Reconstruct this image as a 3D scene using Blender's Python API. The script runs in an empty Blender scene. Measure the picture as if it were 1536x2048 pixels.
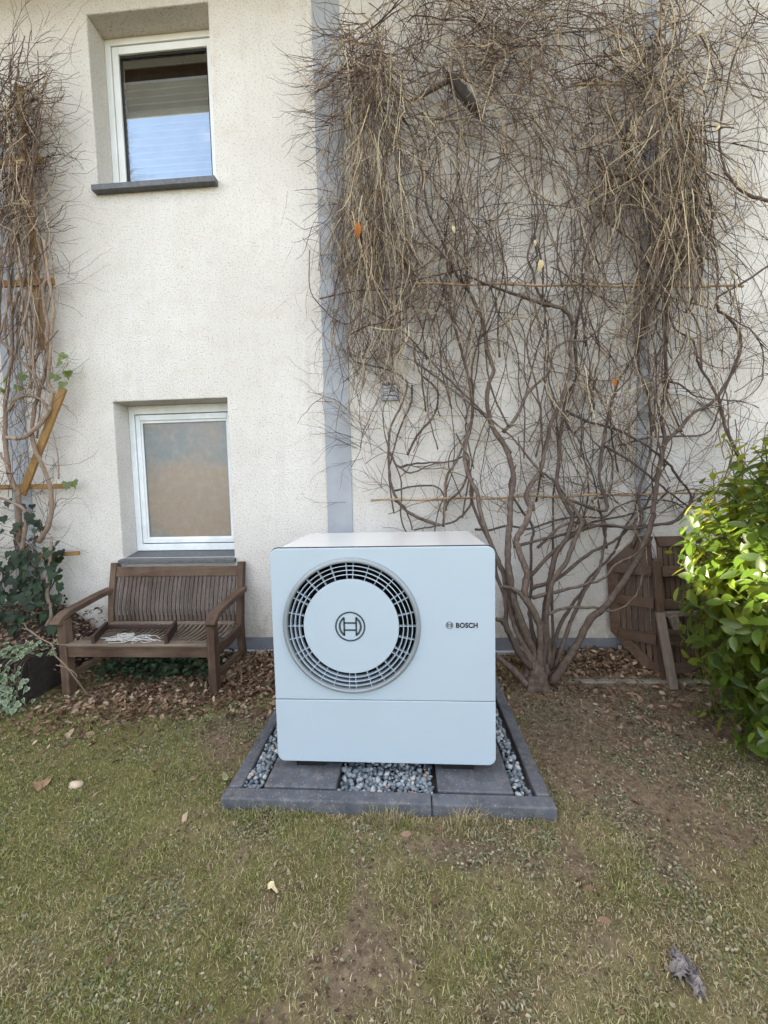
import bpy, bmesh, math, random
import numpy as np
from mathutils import Vector, Matrix
random.seed(7); rng = np.random.default_rng(7)
SC = bpy.context.scene; COL = SC.collection
R = math.radians

# ------------------------------------------------------------------ camera
F, PITCH, YAW, ROLL = 773.3, R(3.796), R(3.672), R(1.296)
CAM = Vector((0.0, -3.2, 1.48))
_f = Vector((-math.sin(YAW)*math.cos(PITCH), math.cos(YAW)*math.cos(PITCH), -math.sin(PITCH)))
_r = Vector((math.cos(YAW), math.sin(YAW), 0)); _d = -_r.cross(_f)
CR = math.cos(ROLL)*_r + math.sin(ROLL)*_d; CD = -math.sin(ROLL)*_r + math.cos(ROLL)*_d; CF = _f
cd = bpy.data.cameras.new('camera'); cam = bpy.data.objects.new('camera', cd); COL.objects.link(cam)
cd.sensor_fit = 'VERTICAL'; cd.sensor_height = 24; cd.lens = 24*F/2048; cd.clip_start = .02; cd.clip_end = 500
cam.matrix_world = Matrix(((CR.x, -CD.x, -CF.x, CAM.x), (CR.y, -CD.y, -CF.y, CAM.y), (CR.z, -CD.z, -CF.z, CAM.z), (0, 0, 0, 1)))
SC.camera = cam
cy = SC.cycles; cy.max_bounces = 6; cy.diffuse_bounces = 3; cy.glossy_bounces = 3; cy.transmission_bounces = 4; cy.transparent_max_bounces = 8
cy.sample_clamp_indirect = 6; cy.caustics_reflective = False; cy.caustics_refractive = False; cy.use_adaptive_sampling = True; cy.adaptive_threshold = .02; cy.use_denoising = True
SC.render.resolution_x, SC.render.resolution_y = 768, 1024

# ------------------------------------------------------------------ light
SUN_EL, SUN_AZ = R(20), R(180-3.8)     # low sun from the left, just behind the plane of the wall
to_sun = Vector((math.cos(SUN_EL)*math.cos(SUN_AZ), math.cos(SUN_EL)*math.sin(SUN_AZ), math.sin(SUN_EL)))
w = bpy.data.worlds.new('World'); SC.world = w; w.use_nodes = True
nt = w.node_tree; bg = nt.nodes['Background']
sky = nt.nodes.new('ShaderNodeTexSky'); sky.sky_type = 'NISHITA'; sky.sun_disc = False
sky.sun_elevation = SUN_EL; sky.sun_rotation = math.atan2(to_sun.x, to_sun.y)
sky.air_density = 1.0; sky.dust_density = 1.2; sky.ozone_density = 1.0
tc = nt.nodes.new('ShaderNodeTexCoord'); mp = nt.nodes.new('ShaderNodeMapping'); mp.inputs['Scale'].default_value = (1, 1, 2.2); mp.inputs['Location'].default_value = (3.19, 7.95, 2.7)
cn = nt.nodes.new('ShaderNodeTexNoise'); cn.inputs['Scale'].default_value = 2.3; cn.inputs['Detail'].default_value = 7; cn.inputs['Roughness'].default_value = .58
cr = nt.nodes.new('ShaderNodeValToRGB'); cr.color_ramp.elements[0].position = .43; cr.color_ramp.elements[1].position = .70
cr.color_ramp.elements[1].color = (.9, .9, .9, 1)
mx = nt.nodes.new('ShaderNodeMix'); mx.data_type = 'RGBA'; mx.inputs['B'].default_value = (9.3, 8.6, 7.8, 1)
L = nt.links.new
L(tc.outputs['Generated'], mp.inputs['Vector']); L(mp.outputs['Vector'], cn.inputs['Vector']); L(cn.outputs['Fac'], cr.inputs['Fac'])
L(cr.outputs['Color'], mx.inputs['Factor']); L(sky.outputs['Color'], mx.inputs['A']); L(mx.outputs['Result'], bg.inputs['Color'])
bg.inputs['Strength'].default_value = .12
sl = bpy.data.lights.new('sun', 'SUN'); sl.energy = 5.0; sl.angle = R(.5); sl.color = (1, .86, .58)
so = bpy.data.objects.new('sun', sl); COL.objects.link(so); so.rotation_euler = to_sun.to_track_quat('Z', 'Y').to_euler()
so.location = (-9, 1, 8)
vs = SC.view_settings; vs.view_transform = 'Standard'; vs.look = 'None'; vs.gamma = 1; vs.use_curve_mapping = False; vs.exposure = 2.6

# ------------------------------------------------------------------ helpers
def ray(px, py): return CR*((px-768)/F) + CD*((py-1024)/F) + CF
def at(px, py, Y):
    d = ray(px, py); return CAM + d*((Y-CAM.y)/d.y)
def gr(px, py, Z=0.0):
    d = ray(px, py); return CAM + d*((Z-CAM.z)/d.z)

def tag(o, label=None, cat=None, group=None, kind=None):
    if label: o['label'] = label
    if cat: o['category'] = cat
    if group: o['group'] = group
    if kind: o['kind'] = kind
    return o
def empty(name, loc, label, cat, group=None):
    o = bpy.data.objects.new(name, None); COL.objects.link(o); o.location = loc; o.empty_display_size = .1
    return tag(o, label, cat, group)
def put(o, parent):
    if parent is not None:
        o.parent = parent
        if parent.type == 'EMPTY' and parent.parent is None: o.matrix_parent_inverse = Matrix.Translation(-Vector(parent.location))
    return o
def link(name, me, mat, parent=None):
    if mat and not me.materials: me.materials.append(mat)
    o = bpy.data.objects.new(name, me); COL.objects.link(o); return put(o, parent)
def np_mesh(name, v, faces, n):
    """v (N,3) array, faces (M,n) array"""
    me = bpy.data.meshes.new(name); v = np.asarray(v, np.float32); faces = np.asarray(faces, np.int32)
    me.vertices.add(len(v)); me.vertices.foreach_set('co', v.ravel())
    me.loops.add(faces.size); me.loops.foreach_set('vertex_index', faces.ravel())
    me.polygons.add(len(faces)); me.polygons.foreach_set('loop_start', np.arange(0, faces.size, n, dtype=np.int32))
    me.update(calc_edges=True); return me

class MB:
    def __init__(s): s.v = []; s.f = []
    def add(s, vs, fs):
        b = len(s.v); s.v += [tuple(p) for p in vs]; s.f += [tuple(b+i for i in f) for f in fs]; return s
    def box(s, c, d, rot=None):
        c = Vector(c); h = Vector(d)/2; vs = []
        for x in (-1, 1):
            for y in (-1, 1):
                for z in (-1, 1):
                    p = Vector((x*h.x, y*h.y, z*h.z)); vs.append(c + (rot @ p if rot else p))
        return s.add(vs, [(0, 1, 3, 2), (4, 6, 7, 5), (0, 4, 5, 1), (2, 3, 7, 6), (0, 2, 6, 4), (1, 5, 7, 3)])
    def b2(s, x0, x1, y0, y1, z0, z1): return s.box(((x0+x1)/2, (y0+y1)/2, (z0+z1)/2), (x1-x0, y1-y0, z1-z0))
    def bar(s, a, b, w_, h, up=(0, 0, 1)):
        a = Vector(a); b = Vector(b); t = (b-a).normalized(); u = Vector(up); sd = t.cross(u).normalized(); u = sd.cross(t)
        vs = []
        for p in (a, b):
            for i, j in ((-1, -1), (1, -1), (1, 1), (-1, 1)): vs.append(p + sd*(i*w_/2) + u*(j*h/2))
        return s.add(vs, [(0, 1, 2, 3), (7, 6, 5, 4), (0, 4, 5, 1), (1, 5, 6, 2), (2, 6, 7, 3), (3, 7, 4, 0)])
    def sweep(s, pts, w_, h, up=(0, 0, 1)):
        pts = [Vector(p) for p in pts]; vs = []; fs = []; n = len(pts); U = Vector(up)
        for i, p in enumerate(pts):
            t = (pts[min(i+1, n-1)]-pts[max(i-1, 0)]).normalized(); sd = t.cross(U).normalized(); u = sd.cross(t)
            for a, b in ((-1, -1), (1, -1), (1, 1), (-1, 1)): vs.append(p + sd*(a*w_/2) + u*(b*h/2))
        for i in range(n-1):
            for k in range(4): fs.append((4*i+k, 4*i+4+k, 4*i+4+(k+1) % 4, 4*i+(k+1) % 4))
        fs += [(0, 1, 2, 3), (4*n-1, 4*n-2, 4*n-3, 4*n-4)]
        return s.add(vs, fs)
    def tube(s, pts, rad, n=6, cap=True):
        pts = [Vector(p) for p in pts]; m = len(pts); vs = []; fs = []
        if not hasattr(rad, '__len__'): rad = [rad]*m
        t0 = (pts[1]-pts[0]).normalized(); u = t0.orthogonal().normalized()
        for i, p in enumerate(pts):
            t = (pts[min(i+1, m-1)]-pts[max(i-1, 0)]); t = t.normalized() if t.length > 1e-9 else t0
            u = (u - t*u.dot(t)); u = u.normalized() if u.length > 1e-6 else t.orthogonal().normalized(); v = t.cross(u)
            for k in range(n):
                a = 2*math.pi*k/n; vs.append(p + (u*math.cos(a)+v*math.sin(a))*rad[i])
        for i in range(m-1):
            for k in range(n): fs.append((i*n+k, i*n+(k+1) % n, (i+1)*n+(k+1) % n, (i+1)*n+k))
        if cap: fs += [tuple(range(n-1, -1, -1)), tuple(range((m-1)*n, m*n))]
        return s.add(vs, fs)
    def lathe(s, prof, c, n=96, a0=0., a1=2*math.pi):
        """profile of (radius, y) turned about the Y axis through c"""
        vs = []; fs = []; full = abs(a1-a0-2*math.pi) < 1e-6; m = n if full else n+1; k = len(prof)
        for i in range(m):
            a = a0+(a1-a0)*i/n
            for r, y in prof: vs.append((c[0]+r*math.cos(a), c[1]+y, c[2]+r*math.sin(a)))
        for i in range(n):
            j = (i+1) % m
            for q in range(k-1): fs.append((i*k+q, i*k+q+1, j*k+q+1, j*k+q))
        return s.add(vs, fs)
    def prism(s, poly, a, b, close=True):
        """poly: list of Vectors; extruded from offset a to offset b (Vectors)"""
        n = len(poly); a = Vector(a); b = Vector(b)
        vs = [Vector(p)+a for p in poly]+[Vector(p)+b for p in poly]
        fs = [(i, (i+1) % n, n+(i+1) % n, n+i) for i in range(n)]
        if close: fs += [tuple(range(n-1, -1, -1)), tuple(range(n, 2*n))]
        return s.add(vs, fs)
    def mesh(s, name, smooth=False):
        me = bpy.data.meshes.new(name); me.from_pydata(s.v, [], s.f); me.validate()
        bm = bmesh.new(); bm.from_mesh(me); bmesh.ops.recalc_face_normals(bm, faces=bm.faces); bm.to_mesh(me); bm.free()
        if smooth: me.polygons.foreach_set('use_smooth', [True]*len(me.polygons))
        return me
    def build(s, name, mat, parent=None, smooth=False, bevel=0, seg=2):
        o = link(name, s.mesh(name, smooth), mat, parent)
        if bevel:
            m = o.modifiers.new('bevel', 'BEVEL'); m.width = bevel; m.segments = seg; m.limit_method = 'ANGLE'; m.angle_limit = R(35)
        return o

def catmull(P, step=5):
    P = [Vector(p) for p in P]; out = []
    Q = [P[0]*2-P[1]]+P+[P[-1]*2-P[-2]]
    for i in range(1, len(Q)-2):
        a, b, c, d = Q[i-1], Q[i], Q[i+1], Q[i+2]
        for k in range(step):
            t = k/step; out.append(.5*((2*b)+(c-a)*t+(2*a-5*b+4*c-d)*t*t+(3*b-a-3*c+d)*t**3))
    out.append(P[-1]); return out

_lat = rng.random((256, 256))
def vnoise(x, y, s, seed=0):
    x = np.asarray(x)*s+seed*17.3+300; y = np.asarray(y)*s+seed*31.7+300
    xi = np.floor(x).astype(int); yi = np.floor(y).astype(int); fx = x-xi; fy = y-yi
    fx = fx*fx*(3-2*fx); fy = fy*fy*(3-2*fy); g = lambda a, b: _lat[a % 256, b % 256]
    return (g(xi, yi)*(1-fx)+g(xi+1, yi)*fx)*(1-fy)+(g(xi, yi+1)*(1-fx)+g(xi+1, yi+1)*fx)*fy
def fbm(x, y, s, seed=0, o=3): return sum(vnoise(x, y, s*2**k, seed+k)*.5**k for k in range(o))/sum(.5**k for k in range(o))
def sstep(a, b, x): t = np.clip((x-a)/(b-a), 0, 1); return t*t*(3-2*t)

# ------------------------------------------------------------------ materials
def rgb(r, g, b):      # sRGB 0-255 to linear
    return tuple(((c/255)/12.92 if c/255 <= .04045 else ((c/255+.055)/1.055)**2.4) for c in (r, g, b))+(1,)
class Mat:
    def __init__(s, name, rough=.6, spec=.5, metal=0, coat=0):
        s.m = bpy.data.materials.new(name); s.m.use_nodes = True; s.t = s.m.node_tree; s.p = s.t.nodes['Principled BSDF']
        s.set('Roughness', rough); s.set('Specular IOR Level', spec); s.set('Metallic', metal); s.set('Coat Weight', coat)
    def set(s, k, v): s.p.inputs[k].default_value = v
    def n(s, t, **kw):
        n = s.t.nodes.new(t)
        for k, v in kw.items():
            if k in n.inputs: n.inputs[k].default_value = v
            else: setattr(n, k, v)
        return n
    def l(s, a, b): s.t.links.new(a, b)
    def coord(s, scale=(1, 1, 1), kind='Object'):
        c = s.n('ShaderNodeTexCoord'); m = s.n('ShaderNodeMapping'); m.inputs['Scale'].default_value = scale
        s.l(c.outputs[kind], m.inputs['Vector']); return m.outputs['Vector']
    def noise(s, vec, scale, detail=3, rough=.55, dist=0):
        n = s.n('ShaderNodeTexNoise', Scale=scale, Detail=detail, Roughness=rough, Distortion=dist); s.l(vec, n.inputs['Vector']); return n.outputs['Fac']
    def ramp(s, fac, stops):
        r = s.n('ShaderNodeValToRGB'); e = r.color_ramp.elements
        while len(e) > 1: e.remove(e[-1])
        for i, (p, c) in enumerate(stops):
            x = e[0] if i == 0 else e.new(p); x.position = p; x.color = c if hasattr(c, '__len__') else (c, c, c, 1)
        s.l(fac, r.inputs['Fac']); return r.outputs['Color']
    def mix(s, fac, a, b, mode='MIX'):
        m = s.n('ShaderNodeMix', data_type='RGBA', blend_type=mode)
        for k, x in (('Factor', fac), ('A', a), ('B', b)):
            i = m.inputs[k] if k == 'Factor' else [q for q in m.inputs if q.name == k and q.type == 'RGBA'][0]
            if isinstance(x, (int, float)): i.default_value = x
            elif isinstance(x, tuple): i.default_value = x
            else: s.l(x, i)
        return [q for q in m.outputs if q.type == 'RGBA'][0]
    def col(s, x):
        if isinstance(x, tuple): s.p.inputs['Base Color'].default_value = x
        else: s.l(x, s.p.inputs['Base Color'])
        return s
    def bump(s, h, strength=.3, dist=.01):
        b = s.n('ShaderNodeBump', Strength=strength, Distance=dist); s.l(h, b.inputs['Height']); s.l(b.outputs['Normal'], s.p.inputs['Normal']); return s
    def island(s): return s.n('ShaderNodeNewGeometry').outputs['Random Per Island']
    def objrand(s): return s.n('ShaderNodeObjectInfo').outputs['Random']

def mat_stucco():
    M = Mat('stucco_render', .92, .15); v = M.coord(); g = M.noise(v, 78, 3, .6); g2 = M.noise(v, 190, 2)
    big = M.noise(v, .9, 4, .6); med = M.noise(v, 7, 4, .6)
    base = M.ramp(big, [(.3, rgb(213, 207, 200)), (.7, rgb(229, 225, 219))])
    base = M.mix(M.ramp(med, [(.5, 0), (.75, .35)]), base, rgb(204, 193, 180))
    speck = M.ramp(g, [(.33, 1), (.46, 0)])
    base = M.mix(M.mix(1., speck, (.46, .46, .46, 1), 'MULTIPLY'), base, rgb(118, 108, 98))
    # little dark dirt specks, faint runs of grime, soil splashed up from the ground
    vo = M.n('ShaderNodeTexVoronoi', Scale=9.); M.l(v, vo.inputs['Vector']); sp = M.ramp(vo.outputs['Distance'], [(.035, 1), (.06, 0)])
    base = M.mix(M.mix(1., sp, M.ramp(med, [(.5, 0), (.62, .6)]), 'MULTIPLY'), base, rgb(90, 82, 74))
    run = M.noise(M.coord((1, 1, .10)), 7, 5, .7); base = M.mix(M.mix(1., M.ramp(run, [(.54, 0), (.80, .42)]), M.ramp(big, [(.42, .15), (.66, 1)]), 'MULTIPLY'), base, rgb(168, 158, 146))
    sx = M.n('ShaderNodeSeparateXYZ'); c = M.n('ShaderNodeTexCoord'); M.l(c.outputs['Object'], sx.inputs[0])
    mr = M.n('ShaderNodeMapRange'); M.l(sx.outputs['Z'], mr.inputs['Value']); mr.inputs['From Min'].default_value = .2; mr.inputs['From Max'].default_value = .75; mr.inputs['To Min'].default_value = .34; mr.inputs['To Max'].default_value = -.10
    ad = M.n('ShaderNodeMath', operation='ADD'); M.l(mr.outputs[0], ad.inputs[0]); M.l(M.noise(v, 11, 5, .7), ad.inputs[1])
    base = M.mix(M.ramp(ad.outputs[0], [(.60, 0), (.9, .5)]), base, rgb(150, 132, 112)); M.col(base)
    h = M.mix(.35, g, g2); M.bump(h, 1., .022); return M.m
def mat_plain(name, c1, c2, rough=.6, spec=.4, scale=6, bump=.1, bs=80, metal=0, bd=.004):
    M = Mat(name, rough, spec, metal); v = M.coord(); M.col(M.ramp(M.noise(v, scale, 4, .6), [(.3, c1), (.7, c2)]))
    if bump: M.bump(M.noise(v, bs, 3), bump, bd)
    return M.m
def mat_wood(name, c1, c2, c3, axis, rough=.75, gscale=28):
    st = {'x': (.06, 1, 1), 'y': (1, .06, 1), 'z': (1, 1, .06)}[axis]
    M = Mat(name, rough, .25); v = M.coord(st); g = M.noise(v, gscale*2, 5, .65); lg = M.noise(M.coord(), 3.5, 4, .6)
    c = M.ramp(g, [(.28, c1), (.55, c2), (.8, c3)])
    c = M.mix(M.ramp(lg, [(.38, 0), (.68, .65)]), c, c3)
    c = M.mix(M.mix(.5, M.objrand(), (0, 0, 0, 1)), c, c1); M.col(c); M.bump(g, .5, .004); return M.m

M_STUCCO = mat_stucco()
M_BAND = mat_plain('grey_band_paint', rgb(142, 146, 152), rgb(160, 163, 168), .7, .3, 3, .3, 90)
M_PLINTH = mat_plain('plinth_render', rgb(100, 104, 112), rgb(122, 124, 130), .8, .2, 4, .3, 120)
M_BASE = mat_plain('pale_base_board', rgb(150, 154, 158), rgb(176, 178, 178), .6, .4, 5, .2, 60)
M_TRIM = mat_plain('drip_profile', rgb(170, 174, 180), rgb(192, 194, 198), .35, .5, 8, 0)
M_PVC = mat_plain('white_window_pvc', rgb(220, 222, 222), rgb(232, 234, 236), .35, .5, 4, .05, 30)
M_PVC2 = mat_plain('aged_window_pvc', rgb(206, 210, 212), rgb(226, 230, 234), .5, .4, 9, .1, 40)
M_GASKET = mat_plain('black_gasket', (.012, .012, .013, 1), (.02, .02, .02, 1), .5, .3, 5, 0)
M_SILL = mat_plain('anthracite_sill', rgb(72, 74, 78), rgb(96, 98, 100), .5, .4, 30, .15, 200)
M_SOFFIT = mat_plain('brown_soffit_boards', rgb(82, 66, 54), rgb(106, 88, 72), .8, .2, 6, .2, 40)
M_TILE = mat_plain('red_roof_tiles', rgb(120, 66, 50), rgb(146, 82, 62), .8, .2, 8, .3, 30)
M_ROOM = mat_plain('dim_room', (.02, .02, .02, 1), (.04, .038, .035, 1), .9, .1, 2, 0)
M_BLIND = mat_plain('pleated_blind_fabric', rgb(206, 204, 194), rgb(222, 220, 210), .9, .1, 5, .05, 300)
def mat_glass(name='window_glass', rough=.015, k=.8, k0=.24):
    M = Mat(name, .02); t = M.t
    tr = M.n('ShaderNodeBsdfTransparent'); tr.inputs['Color'].default_value = (.90, .91, .91, 1)
    gl = M.n('ShaderNodeBsdfGlossy'); gl.inputs['Roughness'].default_value = rough; gl.inputs['Color'].default_value = (.95, .97, 1, 1)
    lw = M.n('ShaderNodeLayerWeight', Blend=.5); fr = M.n('ShaderNodeMath', operation='POWER'); fr.inputs[1].default_value = 3.0; M.l(lw.outputs['Facing'], fr.inputs[0]); mul = M.n('ShaderNodeMath', operation='MULTIPLY_ADD', use_clamp=True); mul.inputs[1].default_value = k; mul.inputs[2].default_value = k0
    ms = M.n('ShaderNodeMixShader'); M.l(fr.outputs[0], mul.inputs[0]); M.l(mul.outputs[0], ms.inputs[0]); M.l(tr.outputs[0], ms.inputs[1]); M.l(gl.outputs[0], ms.inputs[2])
    M.l(ms.outputs[0], t.nodes['Material Output'].inputs['Surface']); return M.m
M_GLASS = mat_glass(); M_GLASSD = mat_glass('dusty_glass', .35, .4, .04)
def mat_dusty():
    M = Mat('dusty_board_behind_glass', .85, .2); v = M.coord(); n = M.noise(v, 1.7, 3, .5, .6); n2 = M.noise(v, 14, 5, .7)
    g = M.n('ShaderNodeTexGradient', gradient_type='SPHERICAL'); mp_ = M.n('ShaderNodeMapping'); c = M.n('ShaderNodeTexCoord'); M.l(c.outputs['Object'], mp_.inputs['Vector'])
    mp_.inputs['Location'].default_value = (1.93/.62, 0, -1.35/.62); mp_.inputs['Scale'].default_value = (1/.62, .0, 1/.62); M.l(mp_.outputs['Vector'], g.inputs['Vector'])
    sh = M.mix(.62, g.outputs['Fac'], M.noise(v, 2.2, 2, .5, .8)); k = M.ramp(sh, [(.30, 0), (.50, 1)])
    cc = M.mix(k, rgb(132, 134, 135), rgb(166, 142, 122)); cc = M.mix(M.ramp(n2, [(.45, 0), (.75, .5)]), cc, rgb(182, 174, 164))
    M.col(cc); return M.m
M_DUSTY = mat_dusty()
def mat_white(name, c, rough, spec=.5, coat=0):
    M = Mat(name, rough, spec, 0, coat); v = M.coord(); M.col(M.mix(M.ramp(M.noise(v, 3, 4), [(.4, 0), (.75, .12)]), c, (c[0]*.8, c[1]*.8, c[2]*.78, 1)))
    M.bump(M.noise(v, 700, 2), .06, .001); return M.m
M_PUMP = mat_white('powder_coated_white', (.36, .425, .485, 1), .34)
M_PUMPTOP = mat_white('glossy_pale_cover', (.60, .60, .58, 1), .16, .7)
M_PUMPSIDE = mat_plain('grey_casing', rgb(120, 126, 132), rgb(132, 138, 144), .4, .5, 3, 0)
M_BEZEL = mat_plain('grey_bezel', rgb(116, 123, 127), rgb(128, 134, 138), .35, .6, 3, 0)
M_DARK = mat_plain('black_plastic', (.006, .006, .007, 1), (.012, .012, .012, 1), .5, .3, 5, 0)
M_INK = mat_plain('dark_grey_print', (.035, .045, .052, 1), (.04, .05, .056, 1), .5, .3, 5, 0)
M_INKB = mat_plain('black_print', (.008, .009, .011, 1), (.01, .01, .012, 1), .5, .3, 5, 0)
def mat_kerb():
    M = Mat('anthracite_concrete', .72, .35); v = M.coord(); n = M.noise(v, 9, 5, .65); f = M.noise(v, 160, 2); d = M.noise(v, 26, 5, .7)
    c = M.ramp(n, [(.3, rgb(64, 66, 72)), (.7, rgb(92, 94, 100))]); c = M.mix(M.ramp(d, [(.50, 0), (.72, .6)]), c, rgb(124, 116, 106))
    sc_ = M.noise(M.coord((1, .35, 1)), 14, 6, .75, .8); c = M.mix(M.ramp(sc_, [(.60, 0), (.72, .55)]), c, rgb(158, 158, 160))
    vo = M.n('ShaderNodeTexVoronoi', Scale=60.); M.l(v, vo.inputs['Vector']); c = M.mix(M.ramp(vo.outputs['Distance'], [(.10, .8), (.16, 0)]), c, rgb(150, 148, 146))
    M.col(c); M.bump(M.mix(.5, f, n), .35, .004); return M.m
M_KERB = mat_kerb()
def mat_islands(name, stops, rough=.8, spec=.2, bump=None, transl=0, noise=None):
    M = Mat(name, rough, spec); c = M.ramp(M.island(), stops)
    v = M.coord()
    if noise: c = M.mix(M.ramp(M.noise(v, noise[0], 3), [(.4, 0), (.7, noise[1])]), c, noise[2])
    M.col(c)
    if bump: M.bump(M.noise(v, bump[0], 3), bump[1], .003)
    if transl: M.set('Transmission Weight', 0); 
    if transl:
        tr = M.n('ShaderNodeBsdfTranslucent'); M.l(c, tr.inputs['Color']); ms = M.n('ShaderNodeMixShader'); ms.inputs[0].default_value = transl
        M.l(M.p.outputs[0], ms.inputs[1]); M.l(tr.outputs[0], ms.inputs[2]); M.l(ms.outputs[0], M.t.nodes['Material Output'].inputs['Surface'])
    return M.m
M_GRAVEL = mat_islands('grey_gravel', [(0, rgb(84, 92, 98)), (.5, rgb(112, 120, 126)), (.85, rgb(140, 146, 150)), (.97, rgb(166, 168, 166)), (1, rgb(160, 122, 92))], .8, .3, (90, .3))
M_LEAFLIT = mat_islands('dry_fallen_leaf', [(0, rgb(74, 56, 44)), (.3, rgb(104, 80, 62)), (.55, rgb(126, 100, 80)), (.8, rgb(146, 122, 100)), (.93, rgb(176, 156, 132)), (1, rgb(104, 106, 78))], .75, .25, (60, .3), .12)
M_TWIG = mat_islands('vine_twig', [(0, rgb(46, 36, 32)), (.22, rgb(78, 63, 55)), (.45, rgb(108, 92, 79)), (.62, rgb(84, 60, 52)), (.8, rgb(138, 121, 102)), (1, rgb(196, 178, 146))], .8, .2)
M_STRAND = mat_islands('pale_hanging_strand', [(0, rgb(58, 47, 40)), (.35, rgb(104, 90, 76)), (.7, rgb(144, 127, 104)), (1, rgb(204, 186, 152))], .8, .2)
def mat_bark(name, a, b, c):
    M = Mat(name, .85, .2); v = M.coord(); n = M.noise(v, 30, 4, .6); s_ = M.noise(M.coord((1, 1, .15)), 90, 4, .65)
    M.col(M.mix(M.mix(.35, M.objrand(), (0, 0, 0, 1)), M.ramp(M.mix(.5, n, s_), [(.3, a), (.5, b), (.72, c)]), a)); M.bump(s_, .6, .004); return M.m
M_BARK = mat_bark('vine_bark', rgb(60, 50, 45), rgb(96, 83, 74), rgb(134, 120, 107))
M_BARKL = mat_bark('pale_vine_bark', rgb(104, 86, 74), rgb(146, 128, 112), rgb(166, 150, 134))
M_BARKD = mat_bark('dark_stripped_bark', rgb(38, 34, 32), rgb(60, 54, 50), rgb(80, 72, 66))
M_BAMBOO = mat_wood('bamboo', rgb(120, 94, 66), rgb(150, 122, 88), rgb(170, 146, 112), 'x', .5)
M_LATHX = mat_wood('yellow_pine_x', rgb(112, 82, 46), rgb(146, 112, 66), rgb(160, 130, 88), 'x')
M_LATHZ = mat_wood('yellow_pine_z', rgb(112, 82, 46), rgb(146, 112, 66), rgb(160, 130, 88), 'z')
BW = (rgb(48, 35, 28), rgb(82, 62, 50), rgb(120, 102, 86))
M_BENX, M_BENY, M_BENZ = (mat_wood('weathered_teak_'+a, *BW, a) for a in 'xyz')
BG = (rgb(72, 60, 50), rgb(110, 97, 84), rgb(142, 130, 114))
M_SEATY = mat_wood('grey_teak_y', *BG, 'y'); M_SEATX = mat_wood('grey_teak_x', *BG, 'x'); M_SLATZ = mat_wood('grey_teak_z', rgb(66, 54, 48), rgb(94, 81, 74), rgb(116, 105, 98), 'z', .75, 7)
M_TRAY = mat_wood('dark_stained_wood', rgb(44, 32, 30), rgb(62, 46, 42), rgb(78, 60, 54), 'y')
TW = (rgb(56, 42, 34), rgb(86, 67, 54), rgb(108, 89, 74))
M_TABX, M_TABZ = mat_wood('table_wood_x', *TW, 'x'), mat_wood('table_wood_z', *TW, 'z')
M_TABG = mat_wood('grey_table_leg', rgb(92, 80, 72), rgb(120, 108, 98), rgb(140, 128, 116), 'z')
M_CORD = mat_plain('white_cord', rgb(172, 170, 166), rgb(194, 192, 188), .7, .3, 20, 0)
M_CONC = mat_plain('old_concrete', rgb(112, 108, 100), rgb(140, 134, 124), .9, .2, 14, .4, 90)
M_TROUGH = mat_plain('dark_stone_trough', rgb(44, 40, 38), rgb(66, 60, 54), .9, .2, 10, .5, 50)
M_STONE = mat_plain('pale_stone', rgb(170, 152, 130), rgb(198, 184, 166), .85, .2, 22, .4, 60)
M_GREYLEAF = mat_plain('grey_withered_leaf', rgb(96, 90, 90), rgb(132, 124, 120), .85, .2, 30, .3, 60)
def mat_leaf(name, top, top2, under, vein, rough=.28, transl=.35, isl=False, tcol=None):
    M = Mat(name, rough, .5 if rough < .4 else .25); g = M.n('ShaderNodeNewGeometry'); r = M.island() if isl else M.objrand()
    v = M.coord(); c = M.ramp(r, [(0, top), (.35, top), (.6, top2), (.92, top2), (1, under)]); c = M.mix(M.ramp(M.noise(v, 25, 3), [(.45, 0), (.75, .35)]), c, under)
    M.col(M.mix(g.outputs['Backfacing'], c, under)); tr = M.n('ShaderNodeBsdfTranslucent')
    tr.inputs['Color'].default_value = tcol or (.56, .54, .05, 1)
    ms = M.n('ShaderNodeMixShader'); ms.inputs[0].default_value = transl; M.l(M.p.outputs[0], ms.inputs[1]); M.l(tr.outputs[0], ms.inputs[2])
    M.l(ms.outputs[0], M.t.nodes['Material Output'].inputs['Surface']); M.bump(M.noise(v, 120, 2), .12, .002); return M.m
LG = (rgb(30, 54, 20), rgb(66, 94, 30), rgb(118, 134, 52), None)
M_LAUREL = mat_leaf('laurel_leaf', *LG, .34, .36); M_LAURELI = mat_leaf('laurel_leaf_mass', *LG, .34, .36, True)
IG = (rgb(24, 38, 24), rgb(32, 50, 30), rgb(52, 66, 46), None)
M_IVY = mat_leaf('dark_ivy_leaf', *IG, .5, .1, False, (.05, .09, .02, 1)); M_IVYI = mat_leaf('dark_ivy_mass', *IG, .5, .1, True, (.05, .09, .02, 1))
M_IVYB = mat_leaf('bright_ivy_leaf', rgb(50, 78, 28), rgb(70, 100, 36), rgb(90, 116, 60), None, .35, .25)
def mat_varieg():
    M = Mat('variegated_ivy_leaf', .45, .4); uv = M.n('ShaderNodeAttribute', attribute_name='rim'); v = M.coord(kind='Object')
    k = M.mix(.6, uv.outputs['Fac'], M.noise(v, 1.7, 3)); M.col(M.mix(M.ramp(k, [(.50, 0), (.80, 1)]), M.ramp(M.objrand(), [(0, rgb(48, 66, 44)), (1, rgb(82, 100, 70))]), rgb(150, 158, 126))); return M.m
M_VAR = mat_varieg()
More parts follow.
